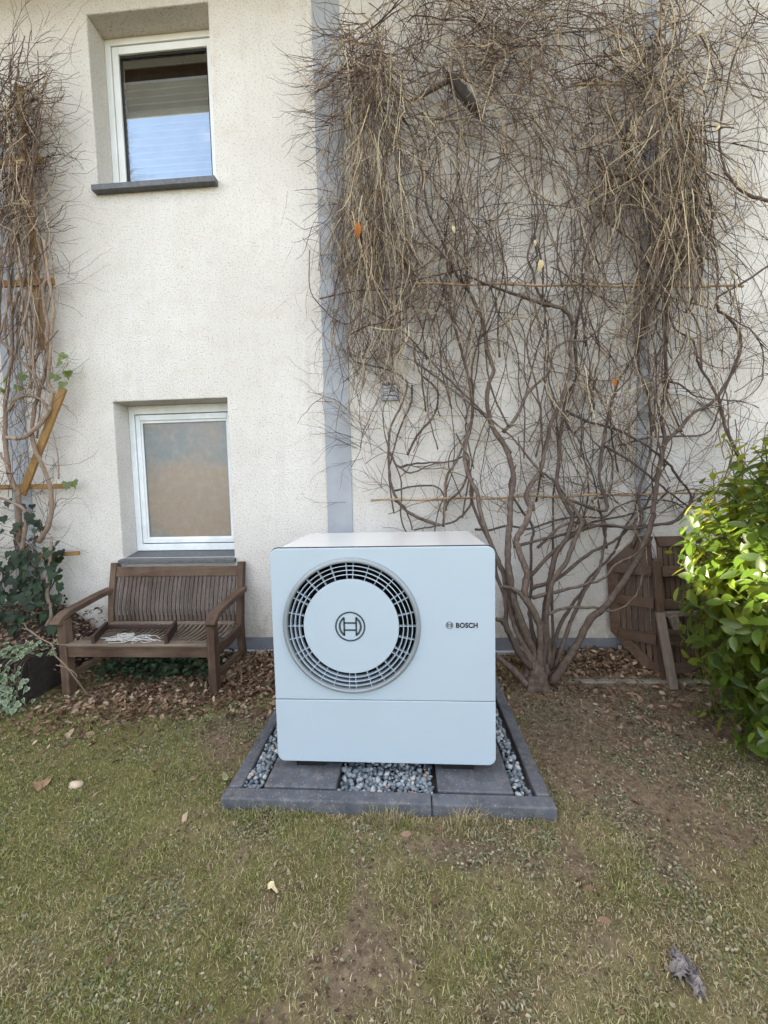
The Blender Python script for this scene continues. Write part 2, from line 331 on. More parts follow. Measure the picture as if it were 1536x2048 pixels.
def mat_ground():
    M = Mat('lawn_soil', .95, .12); v = M.coord(); a = M.n('ShaderNodeAttribute', attribute_name='cover')
    n = M.noise(v, 30, 6, .7); f = M.noise(v, 140, 4, .7); b = M.noise(v, 4, 5, .6)
    soil = M.ramp(n, [(.3, rgb(78, 65, 53)), (.5, rgb(110, 95, 78)), (.7, rgb(138, 122, 102))])
    moss = M.ramp(M.mix(.5, n, b), [(.32, rgb(74, 67, 46)), (.5, rgb(108, 99, 66)), (.68, rgb(136, 125, 90))])
    c = M.mix(M.ramp(M.mix(.4, a.outputs['Fac'], n), [(.36, 0), (.56, 1)]), soil, moss)
    c = M.mix(M.ramp(f, [(.60, 0), (.75, .5)]), c, rgb(150, 136, 112)); M.col(c); M.bump(M.mix(.5, n, f), .8, .015); return M.m
M_GROUND = mat_ground()
def mat_grass():
    M = Mat('short_lawn_grass', .75, .2); v = M.coord(); r = M.island(); b = M.noise(v, 2.6, 5, .65); f = M.noise(v, 17, 4, .65)
    gn = M.ramp(r, [(0, rgb(82, 92, 42)), (.4, rgb(114, 121, 62)), (.75, rgb(142, 140, 90)), (1, rgb(180, 170, 128))])
    tn = M.ramp(r, [(0, rgb(106, 95, 72)), (.4, rgb(140, 127, 97)), (.75, rgb(166, 152, 121)), (1, rgb(200, 186, 152))])
    sx = M.n('ShaderNodeSeparateXYZ'); M.l(v, sx.inputs[0]); mr = M.n('ShaderNodeMapRange'); M.l(sx.outputs['X'], mr.inputs['Value']); mr.inputs['From Min'].default_value = -1.9; mr.inputs['From Max'].default_value = .4; mr.inputs['To Min'].default_value = -.10; mr.inputs['To Max'].default_value = .04
    ad = M.n('ShaderNodeMath', operation='ADD'); M.l(mr.outputs[0], ad.inputs[0]); M.l(M.mix(.4, b, f), ad.inputs[1]); c = M.mix(M.ramp(ad.outputs[0], [(.44, 0), (.58, 1)]), gn, tn); M.col(c); tr = M.n('ShaderNodeBsdfTranslucent'); M.l(c, tr.inputs['Color'])
    ms = M.n('ShaderNodeMixShader'); ms.inputs[0].default_value = .2; M.l(M.p.outputs[0], ms.inputs[1]); M.l(tr.outputs[0], ms.inputs[2]); M.l(ms.outputs[0], M.t.nodes['Material Output'].inputs['Surface']); return M.m
M_GRASS = mat_grass()
M_WEED = mat_islands('low_weed_leaf', [(0, rgb(82, 88, 62)), (.35, rgb(110, 114, 86)), (.65, rgb(130, 130, 104)), (.85, rgb(142, 130, 106)), (1, rgb(174, 162, 136))], .75, .25, None, .12)

# ------------------------------------------------------------------ ground
PX0, PX1, PY0, PY1 = -.90, .63, -1.545, -.42         # gravel bed outline
def ground_h(x, y):
    h = (fbm(x, y, 2.2, 3)-.5)*.05+(fbm(x, y, 9, 5)-.5)*.02
    pad = sstep(.25, .0, np.maximum(np.maximum(PX0-x, x-PX1), np.maximum(PY0-y, y-PY1)))
    h = h*(1-pad)-.012*pad
    h = h+.06*sstep(-.5, -.15, y)*(1-pad)              # banked up to the wall
    h = h+.03*np.exp(-(((x-.98)/.25)**2+((y+.45)/.2)**2))
    return h*np.exp(-np.maximum(0, np.hypot(x, y+1.5)-4)*.6)
def cover(x, y):                                       # 1 = grass and moss, 0 = bare soil
    c = .70+.30*(fbm(x, y, 1.6, 11)-.5)*2+.46*(fbm(x, y, 6, 14)-.5)*2
    g = lambda cx, cy, sx, sy, a: a*np.exp(-(((x-cx)/sx)**2+((y-cy)/sy)**2))
    c = c+.30*sstep(-.9, -1.5, x)-g(1.25, -.95, .62, .42, .85)-g(1.0, -1.35, .4, .3, .45)-g(-1.12, -.95, .22, .4, .6)-g(1.6, -.55, .6, .25, .5)
    c = c-g(.25, -1.72, .25, .07, .35)-g(-.2, -1.78, .3, .08, .3)-g(.45, -2.0, .16, .1, .35)-g(-.45, -2.25, .1, .06, .25)-g(.2, -2.2, .12, .08, .2)
    c = c+g(-1.9, -1.35, .6, .35, .2)+g(-.1, -1.60, .8, .04, .25)
    return np.clip(c, 0, 1)
xs = np.concatenate([[-120, -60, -30, -15, -8, -5.5], np.linspace(-4.2, 4.2, 230), [5.5, 8, 15, 30, 60, 120]])
ys = np.concatenate([[-120, -60, -30, -15, -8, -5.5, -4.4], np.linspace(-3.8, .3, 125), [1, 4, 10, 30, 60, 120]])
gx, gy = np.meshgrid(xs, ys); gz = ground_h(gx, gy); nx, ny = len(xs), len(ys)
idx = np.arange(nx*ny).reshape(ny, nx)
fq = np.stack([idx[:-1, :-1], idx[:-1, 1:], idx[1:, 1:], idx[1:, :-1]], -1).reshape(-1, 4)
me = np_mesh('ground', np.stack([gx, gy, gz], -1).reshape(-1, 3), fq, 4)
me.attributes.new('cover', 'FLOAT', 'POINT').data.foreach_set('value', cover(gx, gy).ravel().astype(np.float32))
me.polygons.foreach_set('use_smooth', [True]*len(me.polygons))
tag(link('ground', me, M_GROUND), kind='structure')

# ------------------------------------------------------------------ house
house = empty('house', (0, 0, 0), 'cream pebble-rendered house wall with grey vertical bands and two windows', 'house')
XL, XR = -10.5, 5.0
WX0, WX1 = -2.50, -1.50; LZ0, LZ1, UZ0, UZ1 = .905, 2.25, 3.967, 5.30; TOP = 6.02
mb = MB()
XC = [XL, WX0, WX1, XR]; ZC = [.2, LZ0, LZ1, UZ0, UZ1, TOP]
for i in range(3):
    for j in range(5):
        if i == 1 and j in (1, 3): continue
        a, b, c, d = XC[i], XC[i+1], ZC[j], ZC[j+1]
        mb.add([(a, 0, c), (b, 0, c), (b, 0, d), (a, 0, d)], [(0, 1, 2, 3)])
for z0, z1 in ((LZ0, LZ1), (UZ0, UZ1)):
    a, b, D = WX0, WX1, .30
    mb.add([(a, 0, z0), (a, D, z0), (a, D, z1), (a, 0, z1), (b, 0, z0), (b, D, z0), (b, D, z1), (b, 0, z1)], [(0, 1, 2, 3), (4, 7, 6, 5), (3, 2, 6, 7), (0, 4, 5, 1)])
me = bpy.data.meshes.new('wall'); me.from_pydata(mb.v, [], mb.f)
bm = bmesh.new(); bm.from_mesh(me); bmesh.ops.remove_doubles(bm, verts=bm.verts, dist=1e-4)
ed = [e for e in bm.edges if all(abs(v.co.y) < 1e-4 for v in e.verts) and len(e.link_faces) == 2 and any(abs(f.normal.y) < .1 for f in e.link_faces)]
bmesh.ops.bevel(bm, geom=ed, offset=.008, segments=2, affect='EDGES', profile=.5)
bm.to_mesh(me); bm.free(); link('wall', me, M_STUCCO, house)
m = MB(); m.b2(XL, XR-.002, .32, 9, -.3, TOP-.02); m.build('house_body', M_ROOM, house)      # the mass of the house behind the facade
m = MB(); m.b2(XR-.0, XR+.02, 0, 9, 0, TOP); m.build('gable_wall', M_STUCCO, house)
m = MB(); m.b2(XL, XR, -.008, .3, .092, .2); m.build('plinth_band', M_PLINTH, house)
m = MB(); m.b2(XL, XR, -.03, .29, .062, .092); m.build('drip_profile', M_TRIM, house, bevel=.004)
m = MB(); m.b2(XL, XR, .006, .28, -.3, .062); m.build('base_board', M_BASE, house)
for x0, x1 in ((-.677, -.468), (-3.47, -3.30), (1.80, 1.88)):
    m = MB(); m.b2(x0, x1, -.012, .05, .2, TOP-.02); m.build('vertical_band', M_BAND, house, bevel=.002)
m = MB()
for z0, y0, z1, y1 in ((5.60, -.70, 8.75, 4.5), (8.75, 4.5, 5.60, 9.7)):
    m.add([(XL-.4, y0, z0), (XR+.05, y0, z0), (XR+.05, y1, z1), (XL-.4, y1, z1), (XL-.4, y0, z0+.16), (XR+.05, y0, z0+.16), (XR+.05, y1, z1+.16), (XL-.4, y1, z1+.16)],
          [(0, 3, 2, 1), (4, 5, 6, 7), (0, 1, 5, 4), (2, 3, 7, 6), (0, 4, 7, 3), (1, 2, 6, 5)])
roof = m.build('roof', M_SOFFIT, house)
m = MB(); m.tube([(XL-.4, -.76, 5.68), (XR+.05, -.76, 5.68)], .065, 12); m.build('gutter', M_TRIM, roof, True)
for x in (XL, XR):
    m = MB(); m.add([(x, 0, TOP), (x, 9, TOP), (x, 4.5, 8.7)], [(0, 1, 2)]); m.build('gable', M_STUCCO, house)

# added wing, out of view: its roof line keeps low sun off lawn and wall
m = MB(); m.b2(XL, -8.2, -9.5, -.02, -.2, 4.2); m.build('added_shade_wing', M_STUCCO, house)
m = MB(); m.b2(XL-.2, -8.05, -9.7, -.03, 4.2, 4.42); m.build('added_shade_wing_roof', M_TILE, house, bevel=.02)

def frame4(m, x0, x1, z0, z1, y0, y1, wl, wr, wb, wt):
    m.b2(x0, x0+wl, y0, y1, z0, z1); m.b2(x1-wr, x1, y0, y1, z0, z1); m.b2(x0+wl, x1-wr, y0, y1, z0, z0+wb); m.b2(x0+wl, x1-wr, y0, y1, z1-wt, z1)
def window(up):
    z0, z1 = (UZ0, UZ1) if up else (LZ0, LZ1)
    root = bpy.data.objects.new('window', None); COL.objects.link(root); put(root, house)
    root['label'] = 'upper window with pleated blind reflecting blue sky' if up else 'lower window with dusty brown board behind the pane'
    sub = lambda mb_, n, mt, **k: mb_.build(n, mt, root, **k)
    x0, x1 = WX0+.002, WX1-.002; fw = .05
    zb = z0+.035
    m = MB(); frame4(m, x0, x1, zb, z1-.002, .175, .245, fw, fw, .06, .05 if up else .075); sub(m, 'frame', M_PVC if up else M_PVC2, bevel=.004)
    a0, a1, b0, b1 = x0+fw+.006, x1-fw-.006, zb+.068, z1-.002-(.05 if up else .075)-.006
    m = MB(); m.b2(x0+fw-.005, x1-fw+.005, .196, .206, zb+.05, b1+.01); m.b2(x0, x1, .262, .29, z0, z1)
    g = MB(); frame4(g, x0+fw-.01, x1-fw+.01, zb+.05, b1+.016, .200, .210, .03, .03, .03, .03); sub(g, 'gasket', M_GASKET)
    sw = .055 if up else .04
    m = MB(); frame4(m, a0, a1, b0, b1, .183, .235, sw, sw, sw, .06 if up else .05); sub(m, 'sash', M_PVC if up else M_PVC2, bevel=.004)
    g0, g1, h0, h1 = a0+sw, a1-sw, b0+sw, b1-(.06 if up else .05)
    m = MB(); frame4(m, g0-.001, g1+.001, h0-.001, h1+.001, .198, .207, .014, .014, .014, .022); sub(m, 'glazing_bead', M_GASKET if up else M_PVC2)
    m = MB(); m.b2(g0, g1, .2075, .2115, h0, h1); sub(m, 'pane', M_GLASS if up else M_GLASSD)
    if up:
        # pleated blind: folds hung below a slim rail, open above
        zt = h1-.21; n = 30; pts = []
        for i in range(n+1): pts.append((.232+(.009 if i % 2 else -.009), zt-(zt-h0)*i/n))
        m = MB()
        vs = [(g0+.004, y, z) for y, z in pts]+[(g1-.004, y, z) for y, z in pts]
        m.add(vs, [(i, i+1, n+2+i, n+1+i) for i in range(n)]); sub(m, 'pleated_blind', M_BLIND)
        m = MB(); m.b2(g0+.002, g1-.002, .222, .246, zt, zt+.022); sub(m, 'blind_rail', M_PVC)
    else:
        m = MB(); m.b2(g0-.01, g1+.01, .216, .228, h0-.01, h1+.01); sub(m, 'dusty_board', M_DUSTY)
    m = MB(); e = .04
    if up: m.b2(WX0-.015, WX1+.015, -.06, .0, z0-.045, z0+.0); m.b2(WX0+.003, WX1-.003, .0, .2, z0-.02, z0+.02)
    else:
        m.add([(WX0-.012, -.055, z0-.042), (WX1+.015, -.055, z0-.042), (WX1+.015, -.055, z0-.012), (WX0-.012, -.055, z0-.012),
               (WX0-.012, -.001, z0-.042), (WX1+.015, -.001, z0-.042), (WX1+.015, -.001, z0-.004), (WX0-.012, -.001, z0-.004)],
              [(0, 1, 2, 3), (4, 7, 6, 5), (0, 4, 5, 1), (3, 2, 6, 7), (0, 3, 7, 4), (1, 5, 6, 2)])
        m.add([(WX0+.002, -.002, z0-.003), (WX1-.002, -.002, z0-.003), (WX1-.002, .2, z0+.035), (WX0+.002, .2, z0+.035),
               (WX0+.002, -.002, z0-.03), (WX1-.002, -.002, z0-.03), (WX1-.002, .2, z0-.03), (WX0+.002, .2, z0-.03)],
              [(0, 1, 2, 3), (4, 7, 6, 5), (0, 4, 5, 1), (1, 5, 6, 2), (2, 6, 7, 3), (3, 7, 4, 0)])
    sub(m, 'sill', M_SILL, bevel=.004)
window(True); window(False)
# small square vent cover behind the vine, wooden stub on the grey band
vg = at(781, 784, 0); root = bpy.data.objects.new('vent_cover', None); COL.objects.link(root); put(root, house)
m = MB(); frame4(m, vg.x-.07, vg.x+.07, vg.z-.07, vg.z+.07, -.022, -.001, .012, .012, .012, .012); m.build('rim', M_BAND, root, bevel=.002)
for k in range(4):
    z = vg.z-.057+.0285*(k+.5); m = MB(); m.box((vg.x, -.012, z), (.114, .004, .027), Matrix.Rotation(R(-22), 3, 'X')); m.build('louvre', M_TRIM, root)
hk = at(668, 648, -.02); m = MB(); m.tube([hk+Vector((0, .02, .01)), hk+Vector((.0, -.03, .012)), hk+Vector((.05, -.05, 0))], [.012, .012, .009], 8); m.build('wall_peg', M_BARKL, house, True)

# ------------------------------------------------------------------ heat pump
UX0, UX1, UZB, UZT, UY = -.686, .404, .100, 1.186, -1.36
pump = empty('heat_pump', ((UX0+UX1)/2, -1.03, .05), 'large white air-source heat pump with round fan grille on a gravel bed', 'heat pump')
def rrect(x0, x1, z0, z1, r, n=8):
    """r = (bottom-left, bottom-right, top-right, top-left)"""
    out = []
    for (cx, cz, a0, rr) in ((x0+r[0], z0+r[0], 180, r[0]), (x1-r[1], z0+r[1], 270, r[1]), (x1-r[2], z1-r[2], 0, r[2]), (x0+r[3], z1-r[3], 90, r[3])):
        if rr < 1e-4: out.append((cx, cz)); continue
        for i in range(n+1):
            a = R(a0+90*i/n); out.append((cx+rr*math.cos(a), cz+rr*math.sin(a)))
    return out
def curve_plate(name, loops, y_front, thick, mat, parent, bev=0.0):
    cu = bpy.data.curves.new(name, 'CURVE'); cu.dimensions = '2D'; cu.fill_mode = 'BOTH'; cu.extrude = thick/2-bev; cu.bevel_depth = bev; cu.bevel_resolution = 2
    cu.offset = -bev
    for lp in loops:
        sp = cu.splines.new('POLY'); sp.points.add(len(lp)-1); sp.use_cyclic_u = True
        for p, (x, z) in zip(sp.points, lp): p.co = (x, z, 0, 1)
    t = bpy.data.objects.new('tmp', cu); COL.objects.link(t); bpy.context.view_layer.update()
    me = bpy.data.meshes.new_from_object(t.evaluated_get(bpy.context.evaluated_depsgraph_get())); bpy.data.objects.remove(t); bpy.data.curves.remove(cu)
    co = np.empty(len(me.vertices)*3, np.float32); me.vertices.foreach_get('co', co); co = co.reshape(-1, 3)
    me.vertices.foreach_set('co', np.stack([co[:, 0], y_front+thick/2-co[:, 2], co[:, 1]], -1).ravel()); me.update(); me.name = name
    me.materials.clear(); return link(name, me, mat, parent)
FC = (-.292, .800); SEAM = .424
circ = lambda r, n=96, c=FC: [(c[0]+r*math.cos(2*math.pi*i/n), c[1]+r*math.sin(2*math.pi*i/n)) for i in range(n)]
r0 = .038
upper = curve_plate('upper_front_panel', [rrect(UX0, UX1, SEAM+.002, UZT, (0, 0, r0, r0)), circ(.336)], UY, .022, M_PUMP, pump, .003)
curve_plate('lower_front_panel', [rrect(UX0, UX1, UZB, SEAM-.002, (r0, r0, 0, 0))], UY, .022, M_PUMP, pump, .003)
m = MB(); m.b2(UX0+.03, UX1-.03, UY+.012, UY+.02, SEAM-.02, SEAM+.02); m.build('panel_seam', M_PUMPSIDE, pump)
curve_plate('panel_gasket', [rrect(UX0-.0035, UX1+.0035, UZB-.0025, UZT+.0035, (r0,)*4), circ(.345)], UY+.0225, .006, M_DARK, pump)
# casing: a rounded-rectangle sleeve with a glossy lid
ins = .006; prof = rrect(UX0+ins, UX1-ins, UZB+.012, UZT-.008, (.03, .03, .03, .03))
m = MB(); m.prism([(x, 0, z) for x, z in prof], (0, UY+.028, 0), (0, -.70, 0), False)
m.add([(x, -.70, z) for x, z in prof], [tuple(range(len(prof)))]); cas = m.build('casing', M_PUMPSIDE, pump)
m = MB(); tp = rrect(UX0+ins-.003, UX1-ins+.003, UZT-.05, UZT-.005, (0, 0, .033, .033)); inn = rrect(UX0+ins+.004, UX1-ins-.004, UZT-.05, UZT-.012, (0, 0, .028, .028))
n_ = len(tp); seg = list(range(1, n_-0))
ring = tp[1:]+[tp[0]]; rin = inn[1:]+[inn[0]]
for k in range(len(ring)-1):
    (xa, za), (xb, zb_), (xc, zc), (xd, zd) = ring[k], ring[k+1], rin[k+1], rin[k]
    for y in (0,):
        m.add([(xa, UY+.027, za), (xb, UY+.027, zb_), (xc, UY+.027, zc), (xd, UY+.027, zd), (xa, -.698, za), (xb, -.698, zb_), (xc, -.698, zc), (xd, -.698, zd)],
              [(0, 1, 5, 4), (0, 3, 2, 1), (4, 5, 6, 7)])
m.build('top_cover', M_PUMPTOP, pump)
m = MB(); m.b2(UX0+.01, UX1-.01, UY+.023, UY+.027, UZB+.02, SEAM-.03); m.build('front_liner', M_DARK, pump)
# bezel, grille, hub
c3 = (FC[0], UY, FC[1])
m = MB(); m.lathe([(.341, .006), (.341, -.002), (.331, -.017), (.321, -.019), (.3175, -.014), (.3165, .03)], c3); m.build('bezel', M_BEZEL, pump, True)
grille = None
for i, r in enumerate((.2575, .279, .3005)):
    m = MB(); m.lathe([(r-.0017, -.008), (r+.0017, -.008), (r-.0035, .024), (r-.0072, .024), (r-.0017, -.008)], c3); g = m.build('grille_ring', M_PUMP, pump, True)
for s_ in range(6):
    for off in (-3.3, 3.3, 17.5, 30, 42.5):
        a = R(90+60*s_+off); u = Vector((math.cos(a), 0, math.sin(a))); cc = Vector(c3)
        m = MB(); m.bar(cc+u*.230+Vector((0, .008, 0)), cc+u*.319+Vector((0, .008, 0)), .0028, .022, up=(0, 1, 0)); m.build('grille_spoke', M_PUMP, pump)
hub = curve_plate('hub_disc', [circ(.2345, 128)], UY-.010, .02, M_PUMP, pump, .003)
m = MB(); m.lathe([(.0, .25), (.345, .25), (.345, .023)], c3, 48); m.build('fan_shroud', M_DARK, pump)
for k in range(5):                                     # fan blades inside
    a = R(72*k+14); m = MB(); vs = []; fs = []
    for i in range(5):
        r = .09+.055*i
        for j, t in enumerate((-.34, 0, .34)):
            b = a+t+.12*i; vs.append((FC[0]+r*math.cos(b), UY+.14+.05*(j-1), FC[1]+r*math.sin(b)))
    for i in range(4):
        for j in range(2): fs.append((i*3+j, i*3+j+1, i*3+4+j, i*3+3+j))
    m.add(vs, fs); m.build('fan_blade', M_DARK, pump, True)
def emblem(cx, cz, s, y, mat, parent, lw=1.0):
    """ring with an armature: two bow shapes joined by two bars"""
    def arc(r, a0, a1, n=40): return [(cx+s*r*math.cos(R(a0+(a1-a0)*i/n)), cz+s*r*math.sin(R(a0+(a1-a0)*i/n))) for i in range(n+1)]
    def strip(pts, wd, closed=False):
        vs = []; n = len(pts); m = MB()
        for i, p in enumerate(pts):
            q = pts[(i+1) % n if closed else min(i+1, n-1)]; o = pts[i-1 if (closed or i) else 0]
            t = Vector((q[0]-o[0], q[1]-o[1])).normalized(); nn = Vector((-t.y, t.x))*wd*s*lw/2
            vs += [(p[0]+nn.x, y, p[1]+nn.y), (p[0]-nn.x, y, p[1]-nn.y), (p[0]+nn.x, y+.0015, p[1]+nn.y), (p[0]-nn.x, y+.0015, p[1]-nn.y)]
        fs = []
        for i in range(n if closed else n-1):
            a, b = 4*i, 4*((i+1) % n); fs += [(a, a+1, b+1, b), (a, b, b+2, a+2), (a+1, a+3, b+3, b+1)]
        m.add(vs, fs); return m
    M_ = MB()
    for part in (strip(arc(.955, 0, 360)[:-1], .085, True),
                 strip(arc(.70, 122, 238), .11), strip(arc(.70, -58, 58), .11),
                 strip([(cx-.40*s, cz-.60*s), (cx-.40*s, cz+.60*s)], .095), strip([(cx+.40*s, cz-.60*s), (cx+.40*s, cz+.60*s)], .095),
                 strip([(cx-.40*s, cz+.24*s), (cx+.40*s, cz+.24*s)], .095), strip([(cx-.40*s, cz-.24*s), (cx+.40*s, cz-.24*s)], .095)):
        M_.add(part.v, part.f)
    return M_.build('emblem', mat, parent)
emblem(FC[0]-.003, FC[1]+.002, .074, UY-.0122, M_INK, hub, 1.15)
emblem(.186, .805, .0175, UY-.0020, M_INK, upper, 1.05)
tx = bpy.data.curves.new('t', 'FONT'); tx.body = 'BOSCH'; tx.size = .0335; tx.extrude = .0006; tx.offset = .0011; tx.space_character = 1.06
to = bpy.data.objects.new('tmp', tx); COL.objects.link(to); bpy.context.view_layer.update()
me = bpy.data.meshes.new_from_object(to.evaluated_get(bpy.context.evaluated_depsgraph_get())); bpy.data.objects.remove(to)
co = np.empty(len(me.vertices)*3, np.float32); me.vertices.foreach_get('co', co); co = co.reshape(-1, 3)
wd = co[:, 0].max()-co[:, 0].min(); k = .103/wd
me.vertices.foreach_set('co', np.stack([.217+(co[:, 0]-co[:, 0].min())*k, UY-.0012-co[:, 2], .793+co[:, 1]], -1).ravel()); me.update(); me.materials.clear()
link('lettering', me, M_INKB, upper)
for x0, x1 in ((-.602, -.455), (.150, .305)):
    m = MB(); m.b2(x0, x1, -1.325, -.76, .052, UZB+.016); m.build('foot', M_DARK, pump)

# ------------------------------------------------------------------ gravel bed
edg = empty('gravel_bed_edging', ((PX0+PX1)/2, PY0, 0), 'anthracite concrete kerb edging round the gravel under the heat pump', 'kerb')
KT = .050; kw = .068
def kerbstone(x0, x1, y0, y1): m = MB(); m.b2(x0, x1, y0, y1, -.12, KT+random.uniform(-.002, .002)); m.build('kerb_stone', M_KERB, edg, bevel=.007)
kerbstone(PX0, .078, PY0, PY0+kw); kerbstone(.082, PX1, PY0, PY0+kw)
for a, b in ((-1.474, -.95), (-.946, PY1)): kerbstone(PX0+.004, PX0+kw, a, b)
for a, b in ((-1.474, -.80), (-.796, PY1)): kerbstone(PX1-kw, PX1-.004, a, b)
kerbstone(PX0, PX1, PY1+.004, PY1+.06)
for x0, x1, lb in ((-.722, -.372, 'anthracite paving slab under the left foot of the heat pump'), (.112, .462, 'scuffed anthracite paving slab under the right foot of the heat pump')):
    m = MB(); m.b2(x0, x1, -1.468, -.62, -.01, .052); o = m.build('paving_slab', M_KERB, None, bevel=.006); tag(o, lb, 'paving slab', 'slabs under the heat pump')
m = MB(); m.b2(PX0+kw, PX1-kw, PY0+kw, PY1, -.05, .012); bed = m.build('gravel_base', M_TROUGH); tag(bed, kind='structure')
# crushed stones
bm = bmesh.new(); bmesh.ops.create_icosphere(bm, subdivisions=1, radius=1); iv = np.array([v.co[:] for v in bm.verts]); ifc = np.array([[v.index for v in f.verts] for f in bm.faces]); bm.free()
V = []; Fc = []; cnt = 0
def stone_at(x, y, z, s):
    global cnt
    q = np.array([rng.uniform(.75, 1.25), rng.uniform(.55, 1.0), rng.uniform(.5, .8)])*s
    p = iv*q*(1+rng.normal(0, .13, (len(iv), 1)))
    a, b, c = rng.uniform(0, 6.28), rng.normal(0, .5), rng.normal(0, .5)
    Rm = np.array((Matrix.Rotation(a, 3, 'Z') @ Matrix.Rotation(b, 3, 'X') @ Matrix.Rotation(c, 3, 'Y')))
    V.append(p @ Rm.T+np.array([x, y, z])); Fc.append(ifc+cnt*len(iv)); cnt += 1
for layer in range(2):
    step = .0225
    for x in np.arange(PX0+kw+.012, PX1-kw-.01, step):
        for y in np.arange(PY0+kw+.012, -.45, step):
            if (-.735 < x < -.36 or .10 < x < .475) and y < -.62: continue
            if -.34 < x < .08 and y > -1.15: continue
            stone_at(x+rng.uniform(-.009, .009), y+rng.uniform(-.009, .009), .014+layer*.014+rng.uniform(0, .008), rng.uniform(.0085, .0195))
me = np_mesh('gravel', np.concatenate(V), np.concatenate(Fc), 3)
tag(link('gravel', me, M_GRAVEL), 'loose blue-grey crushed gravel inside the kerb edging', 'gravel', kind='stuff')

# ------------------------------------------------------------------ bench
BX0, BX1 = -2.555, -1.385; BYF, BYB = -.60, -.13; SH = .385
bench = empty('garden_bench', ((BX0+BX1)/2, -.36, 0), 'weathered brown slatted wooden garden bench below the lower window', 'bench')
def bpart(name, mt, fn, bevel=.004): m = MB(); fn(m); return m.build(name, mt, bench, bevel=bevel)
pw = .058
for x, sg in ((BX0, 1), (BX1, -1)):
    xc = x+sg*pw/2
    bpart('front_leg', M_BENZ, lambda m: m.b2(xc-pw/2, xc+pw/2, BYF-.02, BYF+.045, -.02, .56))
    bpart('rear_post', M_BENZ, lambda m: m.sweep([(xc, BYB+.04, -.02), (xc, BYB+.0, .20), (xc, BYB-.005, .38), (xc, BYB+.02, .60), (xc, BYB+.075, .875)], pw*.85, .06, up=(0, 1, 0)))
    ar = [(xc-sg*.02, BYB+.03, .655), (xc-sg*.02, BYB-.12, .642), (xc-sg*.018, BYF+.18, .618), (xc-sg*.018, BYF+.06, .60), (xc-sg*.018, BYF-.005, .575), (xc-sg*.018, BYF-.045, .535)]
    bpart('armrest', M_BENY, lambda m: m.sweep(catmull(ar, 4), .075, .042), .008)
    bpart('side_rail', M_BENY, lambda m: m.sweep([(xc, BYF+.04, SH-.055), (xc, -.38, SH-.075), (xc, BYB, SH-.045)], .03, .075))
    bpart('side_stretcher', M_BENY, lambda m: m.bar((xc, BYF+.04, .135), (xc, BYB+.02, .135), .03, .045))
bpart('front_apron', M_BENX, lambda m: m.b2(BX0+pw, BX1-pw, BYF-.008, BYF+.02, SH-.095, SH-.018))
bpart('front_slat', M_SEATX, lambda m: m.b2(BX0+pw-.0, BX1-pw+.0, BYF-.022, BYF+.055, SH-.016, SH+.008), .008)
bpart('rear_seat_rail', M_SEATX, lambda m: m.b2(BX0+pw, BX1-pw, BYB-.07, BYB-.02, SH-.02, SH+.012))
bpart('top_rail', M_BENX, lambda m: m.box(((BX0+BX1)/2, BYB+.055, .80), (BX1-BX0-2*pw+.01, .034, .085), Matrix.Rotation(R(-12), 3, 'X')), .006)
bpart('lower_back_rail', M_BENX, lambda m: m.b2(BX0+pw, BX1-pw, BYB-.01, BYB+.016, SH+.0, SH+.05))
n = 29
for i in range(n):                                     # curved upright back slats
    x = BX0+pw+.022+(BX1-BX0-2*pw-.044)*i/(n-1)
    bpart('back_slat', M_SLATZ, lambda m: m.sweep([(x, BYB-.014, SH+.012), (x, BYB-.020, .50), (x, BYB+.004, .62), (x, BYB+.026, .70), (x, BYB+.046, .77)], .0225, .014, up=(0, 1, 0)), .003)
n = 26
for i in range(n):                                     # seat slats run front to back, dipped in the middle
    t = i/(n-1); x = BX0+pw+.025+(BX1-BX0-2*pw-.05)*t
    bpart('seat_slat', M_SEATY, lambda m: m.sweep([(x, BYF+.05, SH-.004), (x, BYF+.18, SH-.020), (x, BYF+.30, SH-.022), (x, BYB-.05, SH+.002)], .0205, .016), .003)
# fold-down tray frame lying on the seat
a = at(205, 1278, -.34); 
def onseat(px, py): d = ray(px, py); return CAM+d*((SH+.02-CAM.z)/d.z)
p0, p1, p2, p3 = onseat(186, 1285), onseat(214, 1255), onseat(352, 1255), onseat(332, 1285)
bpart('tray_side', M_TRAY, lambda m: m.bar(p0+Vector((0, 0, .02)), p1+Vector((0, 0, .02)), .022, .06))
bpart('tray_side', M_TRAY, lambda m: m.bar(p3+Vector((0, 0, .02)), p2+Vector((0, 0, .02)), .022, .075))
bpart('tray_back', M_TRAY, lambda m: m.bar(p1+Vector((.01, 0, .005)), p2+Vector((-.01, 0, .005)), .03, .03))
# tangled white cord on the seat
m = MB()
for k in range(13):
    a_ = onseat(random.uniform(195, 225), random.uniform(1276, 1286)); b_ = onseat(random.uniform(290, 322), random.uniform(1270, 1284))
    mid = [a_.lerp(b_, t)+Vector((random.gauss(0, .02), random.gauss(0, .028), random.uniform(0, .012))) for t in (.2, .4, .6, .8)]
    m.tube(catmull([a_]+mid+[b_], 4), .0019, 4)
c_ = onseat(252, 1277)
for k in range(10):
    r = random.uniform(.02, .05); ph = random.random()*6
    m.tube([c_+Vector((r*1.3*math.cos(a+ph)+random.gauss(0, .004), r*.6*math.sin(a+ph), .012+.02*math.sin(a*1.5+k))) for a in np.linspace(0, 6.0, 14)], .0022, 4)
tag(m.build('white_cord', M_CORD), 'tangled white cord lying on the bench seat', 'cord', kind=None)

